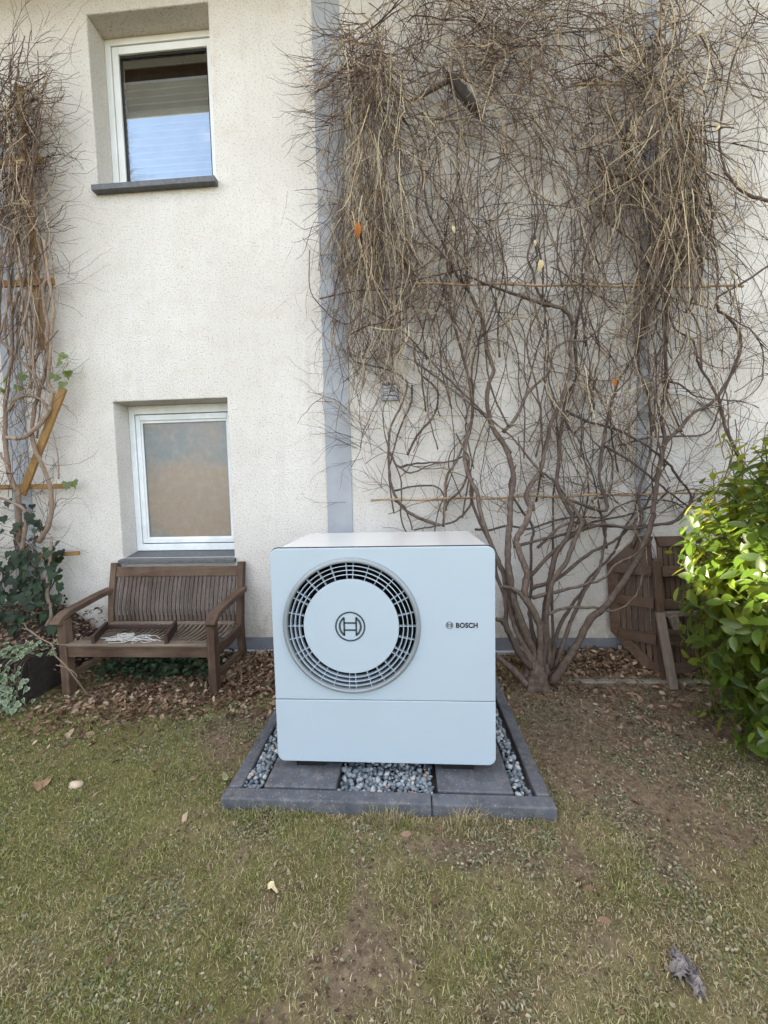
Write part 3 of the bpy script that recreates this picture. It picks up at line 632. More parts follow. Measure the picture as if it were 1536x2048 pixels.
# ------------------------------------------------------------------ folded octagonal table leaning on the wall
table = empty('folding_table', (1.9, -.3, 0), 'brown octagonal slatted wooden table folded and stood on edge against the wall', 'table')
def tpart(name, mt, fn, bevel=.003): m = MB(); fn(m); return m.build(name, mt, table, bevel=bevel)
HB = Vector((1.845, -.31, .06)); HTp = Vector((1.845, -.17, 1.055)); UPV = (HTp-HB).normalized(); HH = (HTp-HB).length
def leaf_table(side, depth):
    """one half of the octagon; side = unit vector away from the hinge line"""
    nrm = side.cross(UPV).normalized()
    if nrm.y > 0: nrm = -nrm                           # faces the camera
    P = lambda u, v_: HB+side*u+UPV*v_
    k = HH*.29; out = [(0, 0), (depth*.62 if False else depth-.0, k), (depth, HH-k), (0, HH)]
    rim = [(0.0, 0.0), (.0+.30*depth, 0.0), (depth, .24*HH), (depth, .76*HH), (.30*depth, HH), (0.0, HH)]
    for i in range(1, 5):
        a_, b_ = rim[i-1] if i == 1 else rim[i-1], rim[i]
    for i in range(5):
        (u0, v0), (u1, v1) = rim[i], rim[i+1]; A = P(u0, v0); B = P(u1, v1); cen = P(depth*.25, HH/2)
        t = (B-A).normalized(); inw = (cen-(A+B)/2); inw = (inw-t*inw.dot(t)).normalized()
        tpart('rim_board', M_TABX, lambda m: m.add([A, B, B+inw*.075-t*.02, A+inw*.075+t*.02, A+nrm*.024, B+nrm*.024, B+inw*.075-t*.02+nrm*.024, A+inw*.075+t*.02+nrm*.024],
              [(0, 1, 2, 3), (7, 6, 5, 4), (0, 4, 5, 1), (1, 5, 6, 2), (2, 6, 7, 3), (3, 7, 4, 0)]))
    ns = max(5, int(depth/.042))
    for i in range(ns):
        u = .012+(depth-.05)*(i+.5)/ns; lim = .0 if u < .30*depth else (u-.30*depth)/(.70*depth)*.24*HH
        tpart('slat', M_TABZ, lambda m: m.bar(P(u, lim+.05)+nrm*.006, P(u, HH-lim-.05)+nrm*.006, (depth-.05)/ns-.008, .016, up=nrm))
    for v_ in (.24, .50, .74):
        tpart('cross_batten', M_TABX, lambda m: m.bar(P(.02, v_*HH)+nrm*.032, P(depth-.05, v_*HH)+nrm*.032, .075, .022, up=nrm))
    return P, nrm
PL, nl = leaf_table(Vector((-.80, .58, .0)).normalized(), .32)
PR, nr = leaf_table(Vector((.99, .08, 0)).normalized(), .62)
tpart('hinge_post', M_TABZ, lambda m: m.bar(HB+Vector((0, -.03, -.05)), HTp+Vector((0, -.03, -.16)), .05, .045, up=(0, 1, 0)))
tpart('leg', M_TABZ, lambda m: m.bar(at(1311, 1120, -.30), at(1322, 1238, -.36), .045, .03, up=(0, 1, 0)))
tpart('leg', M_TABG, lambda m: m.bar(at(1320, 1225, -.36), gr(1347, 1378, .02), .05, .035, up=(0, 1, 0)))
tpart('leg_brace', M_TABG, lambda m: m.bar(at(1322, 1228, -.34), at(1400, 1226, -.34), .03, .045, up=(0, 1, 0)))
tpart('leg_brace', M_TABX, lambda m: m.bar(at(1330, 1262, -.38), at(1400, 1266, -.38), .03, .045, up=(0, 1, 0)))
tpart('leg_block', M_TABG, lambda m: m.bar(at(1345, 1232, -.37), at(1356, 1258, -.38), .055, .03, up=(0, 1, 0)))

# concrete garden edging behind the vine
m = MB(); a_, b_ = gr(1125, 1368), gr(1352, 1369)
m.bar((a_.x, a_.y, -.02), (b_.x+.5, b_.y, -.02), .05, .10); o = m.build('concrete_edging', M_CONC, None, bevel=.008)
tag(o, 'old grey concrete edging strip in front of the leaf pile by the table', 'kerb')

# ------------------------------------------------------------------ climbing vine on the wall
C1 = lambda x, y: (600+.3255*x, 500+.3255*y); C2 = lambda x, y: (1036+.3255*x, 500+.3255*y); C3 = lambda x, y: (950+.2604*x, 1000+.2604*y)
C4 = lambda x, y: (560+.3255*x, .3255*y); C5 = lambda x, y: (1036+.3255*x, .3255*y); C6 = lambda x, y: (.15625*x, 480+.15625*y); C7 = lambda x, y: (.2345*x, 780+.2345*y)
def poly(*segs):
    out = []
    for fn, pts in segs: out += [fn(*p) for p in pts]
    return out
def stem_pts(px, Y0, Y1, base=None, wob=.0018, ease=.55):
    """traced run; leaves the ground at depth Y0 and comes to lie near the wall at Y1"""
    n = len(px); d = [0]
    for i in range(1, n): d.append(d[-1]+math.hypot(px[i][0]-px[i-1][0], px[i][1]-px[i-1][1]))
    P = []; ph = random.random()*6
    for (x, y), s_ in zip(px, d):
        t = min(1, (s_/max(d[-1], 1))/ease); t = t*t*(3-2*t)
        Y = Y0+(Y1-Y0)*t+.025*math.sin(s_/70+ph); P.append(at(x, y, min(Y, -.015)))
    P = catmull(P, 5)
    return [p+Vector((random.gauss(0, wob), random.gauss(0, wob), random.gauss(0, wob)))*(0 if i == 0 else 1) for i, p in enumerate(P)]
def taper(n, r0_, r1_, kn=.10): return [max(.001, (r0_+(r1_-r0_)*(i/(n-1))**.8)*(1+random.uniform(-kn, kn))) for i in range(n)]
vine = empty('climbing_vine', (.90, -.46, 0), 'big leafless climbing vine fanning up the wall from one stump', 'vine')
def stem(px, r0_, r1_, Y0, Y1, mt=M_BARK, parent=vine, name='stem', n=7, **k):
    P = stem_pts(px, Y0, Y1, **k); m = MB(); m.tube(P, taper(len(P), r0_*.86, r1_*.75), n); return m.build(name, mt, parent, True)
m = MB(); B0 = gr(1075, 1385, -.05)                    # flared stump
tp_ = catmull([B0, gr(1075, 1375, .0), at(1074, 1352, -.47), at(1071, 1332, -.46), at(1068, 1318, -.45)], 4)
m.tube(tp_, [.13, .12, .105, .093, .085, .079, .075, .071, .067, .063, .06, .056, .052, .046, .04, .03, .014][:len(tp_)], 12)
for p_, q_, r_ in (((1040, 1384), (1062, 1330), .042), ((1112, 1378), (1085, 1330), .046), ((1060, 1394), (1068, 1340), .04), ((1092, 1392), (1078, 1338), .04), ((1118, 1366), (1084, 1325), .034)):
    m.tube(catmull([gr(*p_, -.03), gr(p_[0]*.6+q_[0]*.4, p_[1]*.6+q_[1]*.4, .05), at(q_[0], q_[1], -.46)], 3), [r_*1.2, r_*1.15, r_, r_, r_*.9, r_*.8, r_*.7], 8)
me = m.mesh('trunk', True)
for v_ in me.vertices: v_.co += Vector((random.gauss(0, .005), random.gauss(0, .005), 0))
link('trunk', me, M_BARK, vine)
YW = -.10
ST = [
 (poly((C3, [(450, 1440), (440, 1250), (380, 1130), (320, 1000), (270, 830), (240, 680), (215, 560), (160, 430)]), (C1, [(1115, 1650), (1090, 1500), (1030, 1370), (1010, 1230), (1050, 1080), (1060, 950), (1040, 800), (1000, 650), (960, 500), (920, 350), (930, 220), (900, 60)]), (C4, [(860, 1400), (840, 1200), (870, 1050)])), .030, .008, -.46, -.08),
 (poly((C3, [(470, 1420), (450, 1180), (400, 1050), (300, 780), (270, 620), (250, 450), (255, 300), (265, 180), (270, 20)]), (C1, [(1300, 1500), (1310, 1380), (1270, 1230), (1190, 1100), (1150, 950), (1160, 820), (1190, 740), (1150, 620), (1130, 480), (1100, 380), (1040, 260), (950, 130), (900, 0)]), (C4, [(960, 1400), (900, 1250), (860, 1000), (800, 800), (700, 650)])), .036, .009, -.46, -.10),
 (poly((C3, [(480, 1400), (500, 1050), (480, 920), (400, 790), (320, 700), (250, 670), (185, 665)])), .030, .016, -.46, -.44),
 (poly((C3, [(490, 1420), (510, 1040), (470, 900), (400, 780), (380, 700), (400, 560), (350, 430), (320, 300), (400, 160), (430, 20)]), (C1, [(1430, 1600), (1390, 1500), (1480, 1350), (1500, 1250), (1530, 1130)]), (C2, [(190, 1100), (230, 1000), (290, 850), (330, 680), (320, 600), (330, 450), (280, 370), (180, 320), (120, 250), (90, 130), (60, 30)]), (C5, [(120, 1370), (110, 1200), (80, 1000), (60, 850)])), .034, .007, -.47, -.10),
 (poly((C3, [(500, 1420), (540, 1100), (530, 950), (560, 700), (590, 540), (620, 420), (700, 300), (740, 180), (750, 100)]), (C2, [(330, 1620), (240, 1450), (250, 1300), (260, 1150), (300, 900), (360, 780), (350, 560), (370, 400), (400, 250), (400, 60)]), (C5, [(450, 1450), (540, 1300), (520, 1100), (590, 900)])), .028, .007, -.46, -.08),
 (poly((C3, [(540, 1430), (570, 1200), (545, 930), (560, 800), (600, 620), (700, 480), (760, 320), (820, 180), (760, 60), (720, 0)]), (C2, [(540, 1600), (500, 1400), (520, 1200), (560, 1000), (620, 800), (720, 640), (780, 450), (800, 250), (790, 60)]), (C5, [(760, 1500), (680, 1150), (660, 900), (720, 600)])), .026, .006, -.45, -.08),
 (poly((C3, [(590, 1400), (700, 1240), (800, 1080), (880, 920), (1000, 820), (1090, 700), (1180, 570), (1260, 430), (1330, 250), (1370, 130)]), (C2, [(830, 1600), (850, 1470), (870, 1330), (900, 1180), (880, 1030), (900, 900), (910, 700), (900, 520), (900, 350), (930, 250), (970, 180), (1020, 90)]), (C5, [(1000, 1520), (1080, 1300), (1100, 1000)])), .034, .008, -.48, -.10),
 (poly((C3, [(620, 1290), (700, 1030), (760, 880), (840, 700), (880, 640), (960, 520), (980, 400), (1000, 300), (990, 150), (900, 0)]), (C2, [(560, 1500), (580, 1300), (540, 1200)])), .018, .008, -.46, -.12),
 (poly((C3, [(580, 1300), (640, 1000), (730, 830), (830, 700), (860, 620), (1000, 480), (1080, 380), (1150, 220), (1230, 80), (1250, 0)]), (C2, [(850, 1400), (920, 1310)])), .017, .007, -.46, -.10),
 (poly((C3, [(440, 750), (560, 720), (720, 680), (880, 640), (1000, 590), (1090, 490), (1230, 420), (1300, 330)])), .018, .008, -.42, -.30),
 (poly((C3, [(540, 880), (700, 830), (900, 825), (1060, 850), (1200, 780), (1270, 650), (1280, 540), (1240, 460)])), .014, .008, -.40, -.42),
 (poly((C3, [(410, 600), (600, 400), (800, 240), (1000, 190), (1200, 220), (1400, 190), (1536, 170), (1640, 60), (1700, -80)])), .018, .008, -.30, -.18),
 (poly((C3, [(300, 360), (520, 300), (750, 250), (900, 170), (1100, 130), (1250, 90), (1400, 20), (1500, -100)])), .015, .007, -.28, -.12),
 (poly((C3, [(430, 680), (640, 600), (860, 420), (1060, 320), (1200, 200), (1310, 40), (1360, -60)])), .019, .008, -.32, -.12),
 (poly((C3, [(0, 225), (120, 230), (250, 200), (420, 220), (600, 160), (780, 130), (990, 130), (1080, 60), (1250, 0), (1500, 10), (1600, 60)])), .012, .007, -.18, -.12),
 (poly((C3, [(420, 1440), (330, 1340), (230, 1250), (165, 1195)])), .034, .024, -.48, -.46),
 (poly((C3, [(430, 1290), (330, 1170), (260, 1020), (210, 930), (165, 915)])), .028, .018, -.46, -.50),
 (poly((C3, [(470, 1380), (400, 1180), (300, 1100), (240, 960), (230, 760), (160, 560), (140, 400)]), (C1, [(1060, 1560), (1050, 1400), (1010, 1250)])), .028, .012, -.48, -.12),
 (poly((C3, [(520, 1400), (440, 1000), (420, 840), (430, 640), (430, 360), (440, 200)]), (C1, [(1290, 1480), (1330, 1320)])), .020, .010, -.47, -.14),
 (poly((C3, [(550, 1400), (600, 1200), (590, 700), (600, 300), (600, 100)]), (C2, [(220, 1480), (250, 1300), (230, 1000), (160, 800), (190, 420)])), .014, .006, -.46, -.08),
 (poly((C2, [(870, 1330), (900, 1200), (1000, 1090), (1080, 1000), (1200, 930), (1290, 800), (1340, 700), (1370, 580), (1340, 470), (1270, 400), (1230, 370), (1225, 300), (1260, 270), (1400, 190), (1536, 100)])), .017, .010, -.12, -.12),
 (poly((C2, [(620, 1200), (830, 1150), (1150, 1130), (1230, 980), (1300, 800), (1370, 680)])), .010, .006, -.12, -.10),
 (poly((C2, [(1390, 1360), (1350, 1250), (1290, 1130), (1250, 1000), (1230, 910), (1150, 770), (1100, 680), (1080, 560), (960, 480), (910, 300)])), .015, .008, -.16, -.10),
 (poly((C2, [(280, 980), (420, 1050), (620, 1110), (800, 1210), (920, 1310), (1000, 1420), (1060, 1500), (1050, 1580)])), .013, .010, -.12, -.12),
 (poly((C2, [(520, 1200), (680, 1290), (820, 1400), (930, 1490), (1040, 1570), (1130, 1580)])), .012, .007, -.10, -.14),
 (poly((C1, [(1250, 1120), (1330, 1020), (1400, 880), (1536, 740)]), (C2, [(200, 640), (300, 560), (420, 550), (600, 380)])), .017, .008, -.14, -.10),
 (poly((C2, [(900, 800), (1000, 830), (1100, 900), (1250, 920), (1370, 930), (1480, 970)])), .009, .005, -.10, -.12),
 (poly((C5, [(570, 1080), (650, 1080), (800, 1120), (860, 1080), (850, 900), (900, 700)])), .013, .010, -.12, -.12),
 (poly((C5, [(1540, 1235), (1400, 1190), (1300, 1090), (1260, 1000), (1240, 800), (1330, 350), (1440, 150), (1480, 20)])), .013, .006, -.10, -.10),
 (poly((C5, [(480, 1310), (560, 1370), (700, 1480), (750, 1580)])), .013, .009, -.10, -.10),
 (poly((C1, [(860, 1690), (740, 1650), (640, 1590), (580, 1500), (550, 1380), (545, 1200), (560, 1080), (620, 960), (660, 840), (640, 790), (550, 740), (430, 710), (330, 680), (290, 560)])), .016, .007, -.12, -.07),
 (poly((C1, [(580, 1480), (680, 1455), (820, 1450), (880, 1500), (900, 1600)])), .010, .008, -.08, -.10),
 (poly((C1, [(560, 1250), (600, 1330), (720, 1310), (920, 1300), (1000, 1270)])), .010, .009, -.07, -.10),
 (poly((C1, [(590, 1320), (680, 1370), (800, 1320), (950, 1300)])), .009, .008, -.10, -.10),
 (poly((C1, [(660, 1260), (720, 1140), (820, 1020), (850, 900), (820, 830), (740, 760), (700, 620), (740, 560), (770, 420), (810, 280)])), .012, .006, -.07, -.07),
 (poly((C1, [(690, 830), (680, 950), (620, 1080), (570, 1250), (545, 1400), (580, 1620)])), .010, .008, -.07, -.07),
 (poly((C1, [(700, 680), (900, 830), (1100, 990), (1200, 1100), (1300, 1250)])), .010, .008, -.12, -.12),
 (poly((C1, [(400, 360), (640, 510), (760, 640), (930, 810), (1160, 1030), (1300, 1150), (1500, 1400)])), .009, .009, -.12, -.14),
 (poly((C1, [(580, 1540), (650, 1590), (690, 1720)])), .010, .007, -.08, -.06),
 (poly((C1, [(880, 1700), (900, 1560), (1000, 1460), (1040, 1300), (1010, 1230), (960, 1130)])), .014, .009, -.12, -.12),
 (poly((C1, [(1060, 1400), (1050, 1560), (960, 1660), (860, 1690), (700, 1720)])), .013, .008, -.12, -.10),
 (poly((C1, [(890, 1600), (900, 1400), (960, 1300), (1010, 1180), (1050, 1040)])), .015, .010, -.08, -.10),
 (poly((C1, [(120, 300), (350, 250), (560, 240), (700, 190), (900, 140), (1060, 100)])), .007, .008, -.08, -.14),
 (poly((C1, [(60, 0), (60, 230), (130, 350), (280, 455), (400, 370)])), .004, .006, -.05, -.07),
 (poly((C2, [(0, 270), (150, 330), (290, 370), (340, 460)])), .014, .012, -.14, -.12),
 (poly((C1, [(1000, 150), (1200, 230), (1400, 300), (1536, 345)])), .010, .013, -.14, -.14),
 (poly((C2, [(0, 1190), (120, 1340), (240, 1440), (380, 1640), (460, 1700)])), .011, .009, -.14, -.16),
 (poly((C2, [(120, 1830), (300, 1680), (560, 1700), (800, 1690), (960, 1660), (1060, 1560), (1200, 1470)])), .014, .007, -.20, -.14),
 (poly((C2, [(700, 1830), (760, 1650), (740, 1500), (820, 1200), (800, 900), (740, 700), (760, 400)])), .016, .008, -.14, -.08),
]
for s_ in ST: stem(*s_)
# a dark, bark-stripped limb sticking out at the top
P_ = [at(820, 205, -.10), at(870, 176, -.11), at(900, 160, -.12)]
m = MB(); m.tube(catmull(P_, 4), [.013, .015, .016, .015, .017, .018, .016, .018, .012], 8); m.build('stem', M_BARK, vine, True)
P_ = catmull([at(897, 150, -.12), at(912, 168, -.13), at(932, 195, -.13), at(948, 215, -.12), at(962, 240, -.10)], 4)
m = MB(); m.tube(P_, [.012, .024, .032, .034, .036, .033, .040, .037, .040, .042, .036, .040, .034, .030, .022, .016, .004], 9)
o = m.build('dark_limb', M_BARKD, vine, True); o['label'] = 'dark curved stub of stripped bark'
# free upright branches beside the traced ones
for k in range(58):
    cx = random.choice([915, 930, 1060, 1075, 1150, 1165, 1185, 1290, 1310, 1330, 1245, 1000, 860, 1400]); x = cx+random.gauss(0, 22); y = random.uniform(560, 1120); px = [(x, y)]
    for j in range(random.randint(4, 8)):
        x += random.gauss(0, 20)+(cx-x)*.15; y -= random.uniform(50, 95); px.append((x, max(-30, y)))
    stem(px, random.uniform(.0055, .010), .004, random.uniform(-.22, -.05), random.uniform(-.16, -.04), name='branch', n=6, wob=.002)

class Twigs:
    """many thin tubes gathered in numpy and linked as one mesh"""
    def __init__(s): s.V = []; s.F = []; s.c = 0
    def tube(s, P, r0_, r1_, n=3):
        P = np.array(P); m_ = len(P)
        if m_ < 2: return
        T = np.gradient(P, axis=0); T /= np.linalg.norm(T, axis=1, keepdims=True)+1e-9
        a = np.cross(T, [0.31, .9, .2]); a /= np.linalg.norm(a, axis=1, keepdims=True)+1e-9; b = np.cross(T, a)
        r = np.linspace(r0_, r1_, m_)[:, None]
        ring = np.stack([P+r*(a*math.cos(q)+b*math.sin(q)) for q in np.arange(n)*2*math.pi/n], 1).reshape(-1, 3)
        i = np.arange((m_-1)*n); k = i % n; base = i-k
        f = np.stack([base+k, base+(k+1) % n, base+n+(k+1) % n, base+n+k], -1)
        s.V.append(ring); s.F.append(f+s.c); s.c += len(ring)
    def build(s, name, mt, parent, label=None):
        me = np_mesh(name, np.concatenate(s.V), np.concatenate(s.F), 4); o = link(name, me, mt, parent); o['kind'] = 'stuff'
        return o
LIM = [640, 1700]                                      # the growth keeps off the bare plaster
def walk(tw, x, y, ang, length, r, Y, curl=.12, bias=None, step=18, shoots=.35, Yd=None):
    """a wandering twig in the plane of the wall; pixel units for the plan, real depth Y"""
    n = max(3, int(length/step)); P = []; cu = random.gauss(0, curl*.35); Yc = Y
    for i in range(n+1):
        P.append(at(x, y, min(Yc, -.008))[:])
        if i > 2 and (x < LIM[0] or x > LIM[1]) and random.random() < .55: break
        ang += cu+random.gauss(0, curl)*(2.2 if random.random() < .16 else .75)
        if bias is not None: ang += (bias-ang)*.12
        x += math.cos(ang)*step; y -= math.sin(ang)*step; Yc += random.gauss(0, .008)+((-.02-Yc)*.02)
        if Yc < -.42: Yc = -.42
        if random.random() < shoots/n*5 and i > 0:
            a2 = ang+random.choice((-1, 1))*random.uniform(.4, 1.1); q = [P[-1]]; xx, yy, y2 = x, y, Yc
            for j in range(random.randint(1, 5)):
                xx += math.cos(a2)*15; yy -= math.sin(a2)*15; y2 -= random.uniform(-.01, .02); q.append(at(xx, yy, min(y2, -.008))[:]); a2 += random.gauss(0, .3)
            tw.tube(q, r*.7, r*.35)
    tw.tube(P, r, r*.45)
U = random.uniform; G = random.gauss; UP = math.pi/2
tw = Twigs(); st = Twigs()
for k in range(235):   # hanging curtain at the left
    x = G(735, 40)+random.choice((0, 0, U(-40, 60))); y = U(30, 480); walk(st if random.random() < .55 else tw, x, y, -UP+G(0, .25), U(110, 330), U(0.0020, 0.0044), U(-.30, -.04), .14, -UP+G(0, .2))
for k in range(105):   # nest at its head
    walk(tw, G(738, 36), G(110, 42), -UP+G(0, .9), U(50, 150), U(0.0021, 0.0048), U(-.34, -.10), .25)
for k in range(55):   # spikes over the grey band
    walk(tw, U(640, 720), U(30, 260), math.pi+G(.0, .5), U(40, 130), U(0.0018, 0.0028), U(-.30, -.12), .08)
for k in range(167):   # right-hand bundle
    t = random.random(); x = 1290+90*t*random.random()+G(0, 42); y = G(165, 80); walk(st, x, y, UP-.25+G(0, .45)+(math.pi if random.random() < .5 else 0), U(80, 260), U(0.0022, 0.0051), U(-.34, -.05), .19)
for k in range(93):
    walk(st, G(1370, 26), U(180, 480), -UP+G(0, .25), U(100, 330), U(0.0021, 0.0048), U(-.22, -.03), .17, -UP+G(0, .3))
for k in range(55):
    walk(tw, G(1240, 22), U(150, 420), -UP+G(0, .3), U(90, 260), U(0.0021, 0.0048), U(-.22, -.03), .17, -UP+G(0, .3))
for k in range(235):   # fine tangle along the top
    walk(tw, U(690, 1600), U(-60, 260), U(-3.14, 3.14), U(60, 220), U(0.0018, 0.0036), U(-.20, -.02), .17)
for k in range(74): walk(tw, U(820, 1200), U(20, 380), random.choice((UP, -UP, 1., 2.2))+G(0, .5), U(90, 260), U(0.0020, 0.0039), U(-.26, -.03), .13)
for k in range(86):
    walk(tw, G(1020, 40), U(-20, 130), U(-3.14, 3.14), U(40, 110), U(0.0020, 0.0039), U(-.25, -.04), .3)
for cx, s_, y0, y1, nn in ((915, 20, 150, 620, 90), (890, 35, 380, 660, 70), (1060, 16, 200, 700, 45), (1165, 20, 300, 760, 75), (1195, 18, 260, 520, 45), (1300, 22, 480, 900, 60), (1335, 22, 420, 700, 35), (985, 30, 480, 720, 60), (1110, 60, 560, 950, 50), (1240, 45, 620, 950, 50), (740, 45, 520, 700, 150), (800, 40, 560, 760, 60)):
    for k in range(int(nn*.6)): walk(tw if random.random() < .6 else st, G(cx, s_), U(y0, y1), (UP if random.random() < .5 else -UP)+G(0, .28), U(90, 300), U(0.0021, 0.0048), U(-.20, -.02), .17, None)
for k in range(117):   # loose crossing twigs
    walk(tw, U(760, 1470), U(280, 1060), random.choice((UP, .8, 2.3, 0.2, -.9))+G(0, .4), U(90, 280), U(0.0021, 0.0048), U(-.22, -.02), .17)
for k in range(49): walk(tw, U(980, 1400), U(900, 1120), UP+G(0, .6), U(60, 200), U(0.0020, 0.0039), U(-.30, -.05), .15)
for k in range(93): walk(tw, U(1390, 1640), U(-20, 720), U(-3.14, 3.14), U(80, 230), U(0.0015, 0.0025), U(-.12, -.02), .15)
for k in range(24): walk(tw, G(1440, 30), G(730, 60), G(.2, .8), U(50, 120), U(0.0021, 0.0034), U(-.2, -.06), .08)
for k in range(24): walk(tw, U(690, 790), U(760, 1010), math.pi+G(-.3, .5), U(40, 130), U(0.0020, 0.0032), U(-.14, -.03), .10)
for k in range(10): walk(tw, U(560, 640), U(60, 700), -UP+G(0, .5), U(120, 360), U(.0008, .0013), U(-.10, -.02), .10)
for k in range(260):   # all-over web of kinked, forking runners
    walk(tw if random.random() < .7 else st, U(690, 1500), U(40, 1030), random.choice((UP, UP, -UP, .9, 2.2, -.8, .15))+G(0, .45), U(110, 340), random.choice((U(0.0022, 0.0034), U(0.0030, 0.0055))), U(-.24, -.02), .20, shoots=.6)
for k in range(43): walk(st if k % 2 else tw, G(748, 48), U(250, 420), -UP+G(.15, .2), U(220, 420), U(0.0018, 0.0034), U(-.2, -.03), .10, -UP+G(.15, .2))
for k in range(43): walk(st if k % 2 else tw, G(1350, 38), U(200, 460), -UP+G(-.1, .2), U(220, 480), U(0.0018, 0.0034), U(-.2, -.03), .10, -UP+G(-.1, .2))
for k in range(150): walk(tw if k % 3 else st, U(830, 1210), U(-10, 360), random.choice((UP, -UP, 1., 2.2, .3))+G(0, .5), U(100, 280), U(.0018, .0040), U(-.26, -.03), .18, shoots=.6)
for k in range(16):    # long pale straws in front
    walk(st, U(720, 1380), U(60, 900), -UP+G(0, .5), U(160, 420), U(0.0027, 0.0037), U(-.36, -.22), .05)
tw.build('twigs', M_TWIG, vine); st.build('hanging_strands', M_STRAND, vine)
# a few dry leaves caught in it
def leaf_mesh(name, L_=1., W_=.4, curl=.25, fold=.25, n=6, tip=1.0):
    vs = []; fs = []
    for i in range(n+1):
        t = i/n; wv = W_*math.sin(math.pi*min(1, t*.97+.02)**(.85*tip))**.8*.5 if 0 < i < n else .012; z = -curl*t*t*L_
        for j in (-1, 0, 1): vs.append((j*wv, t*L_, z+(fold*wv if j else 0)))
    for i in range(n):
        for j in range(2): fs.append((i*3+j, i*3+j+1, i*3+4+j, i*3+3+j))
    me = bpy.data.meshes.new(name); me.from_pydata(vs, [], fs); me.polygons.foreach_set('use_smooth', [True]*len(me.polygons)); return me
M_ORANGE = mat_plain('orange_dry_leaf', rgb(150, 88, 40), rgb(176, 112, 56), .7, .3, 30, .2, 60)
M_CREAM = mat_plain('cream_dry_leaf', rgb(196, 178, 140), rgb(214, 198, 160), .7, .3, 30, .2, 60)
dl = leaf_mesh('dry_leaf', .085, .05, .3, .5)
for px_, py_, mt, sc_ in ((716, 446, M_ORANGE, 1), (1082, 520, M_CREAM, .8), (1226, 758, M_ORANGE, .7), (905, 452, M_CREAM, .5), (1070, 480, M_CREAM, .4), (1440, 250, M_CREAM, .4)):
    d_ = dl.copy(); d_.materials.append(mt); o = bpy.data.objects.new('dry_leaf', d_); COL.objects.link(o); put(o, vine)
    o.matrix_basis = Matrix.Translation(at(px_, py_, -.30)) @ Matrix.Rotation(U(1.8, 3.9), 4, 'Y') @ Matrix.Rotation(1.4, 4, 'X') @ Matrix.Scale(sc_, 4)
# bamboo canes tied behind the stems
for a_, b_, lb in (((742, 1001), (1480, 984), 'long bamboo cane tied level across the vine just above the heat pump'), ((830, 568), (1486, 573), 'bamboo cane tied level across the vine at mid height'), ((1143, 171), (1254, 168), 'short bamboo cane high up in the vine')):
    A, B = at(*a_, -.13), at(*b_, -.10); m = MB(); n = int((B-A).length/.03); P = [A.lerp(B, i/n)+Vector((0, 0, .006*math.sin(i*.35))) for i in range(n+1)]
    m.tube(P, [.0085*(1.22 if i % 8 == 0 else 1) for i in range(n+1)], 8); tag(m.build('bamboo_cane', M_BAMBOO, None, True), lb, 'bamboo cane', 'bamboo canes in the vine')

# ------------------------------------------------------------------ trellis and vine at the far left
trel = empty('trellis', (-3.2, -.1, .3), 'yellow pine lath trellis behind the left-hand vine', 'trellis')
def lath(name, a_, b_, w_, mt, Y=-.09, t_=.022): m = MB(); m.bar(at(*a_, Y), at(*b_, Y), t_, w_, up=(at(*b_, Y)-at(*a_, Y)).cross(Vector((0, 1, 0)))); m.build(name, mt, trel, bevel=.002)
lath('upright', (38, 172), (84, 700), .055, M_LATHZ, -.095)
lath('crossbar', (-60, 572), (108, 563), .05, M_LATHX, -.12); lath('crossbar', (-60, 330), (86, 320), .05, M_LATHX, -.12)
lath('crossbar', (-60, 976), (138, 972), .042, M_LATHX, -.12); lath('crossbar', (60, 1112), (159, 1106), .035, M_LATHX, -.12)
lath('brace', (127, 776), (44, 990), .06, M_LATHZ, -.145)
lvine = empty('climbing_vine', (-3.0, -.25, .3), 'smaller leafless vine on the trellis at the far left', 'vine')
for px, a_, b_, Y0, Y1 in (
 (poly((C7, [(330, 1300), (420, 1130), (440, 950), (410, 760), (340, 600), (290, 480), (275, 300), (300, 130)]), (C6, [(560, 1750), (600, 1500), (600, 1300), (610, 1100), (560, 800), (545, 600), (600, 480), (540, 200), (480, 0)])), .022, .014, -.24, -.16),
 (poly((C7, [(185, 1370), (215, 1180), (215, 1040), (150, 980), (0, 915)])), .020, .014, -.26, -.24),
 (poly((C7, [(160, 1300), (150, 900), (90, 750), (50, 500), (40, 300), (50, 60)]), (C6, [(80, 2000), (110, 1750), (160, 1500), (150, 1200), (150, 900), (120, 600), (110, 400), (150, 150), (190, 0)])), .024, .012, -.22, -.14),
 (poly((C7, [(60, 410), (200, 400), (330, 300), (420, 170), (440, 50)]), (C6, [(680, 1950), (620, 1800), (640, 1500), (650, 1200), (690, 900), (650, 650), (600, 300), (560, 0)])), .022, .013, -.20, -.16),
 (poly((C7, [(70, 180), (130, 80), (250, 50), (360, 90), (420, 180)])), .018, .014, -.20, -.20),
 (poly((C6, [(0, 1290), (150, 1420), (300, 1580), (480, 1760), (560, 1900)])), .013, .010, -.20, -.18),
 (poly((C7, [(130, 860), (60, 650), (0, 540)])), .015, .012, -.22, -.22),
 (poly((C7, [(430, 1100), (500, 940), (590, 930)])), .006, .003, -.22, -.22),
 (poly((C7, [(500, 760), (490, 560), (450, 350)])), .008, .004, -.20, -.18),
 (poly((C7, [(400, 2010), (440, 1900), (400, 1740), (420, 1500), (440, 1250)])), .018, .014, -.30, -.22),
 (poly((C6, [(180, 700), (280, 950), (480, 990), (640, 1130)])), .010, .006, -.20, -.16),
 (poly((C6, [(380, 1900), (400, 1300), (400, 1000), (350, 600), (450, 200)])), .013, .010, -.16, -.12)):
    stem(px, a_, b_, Y0, Y1, M_BARKL, lvine)
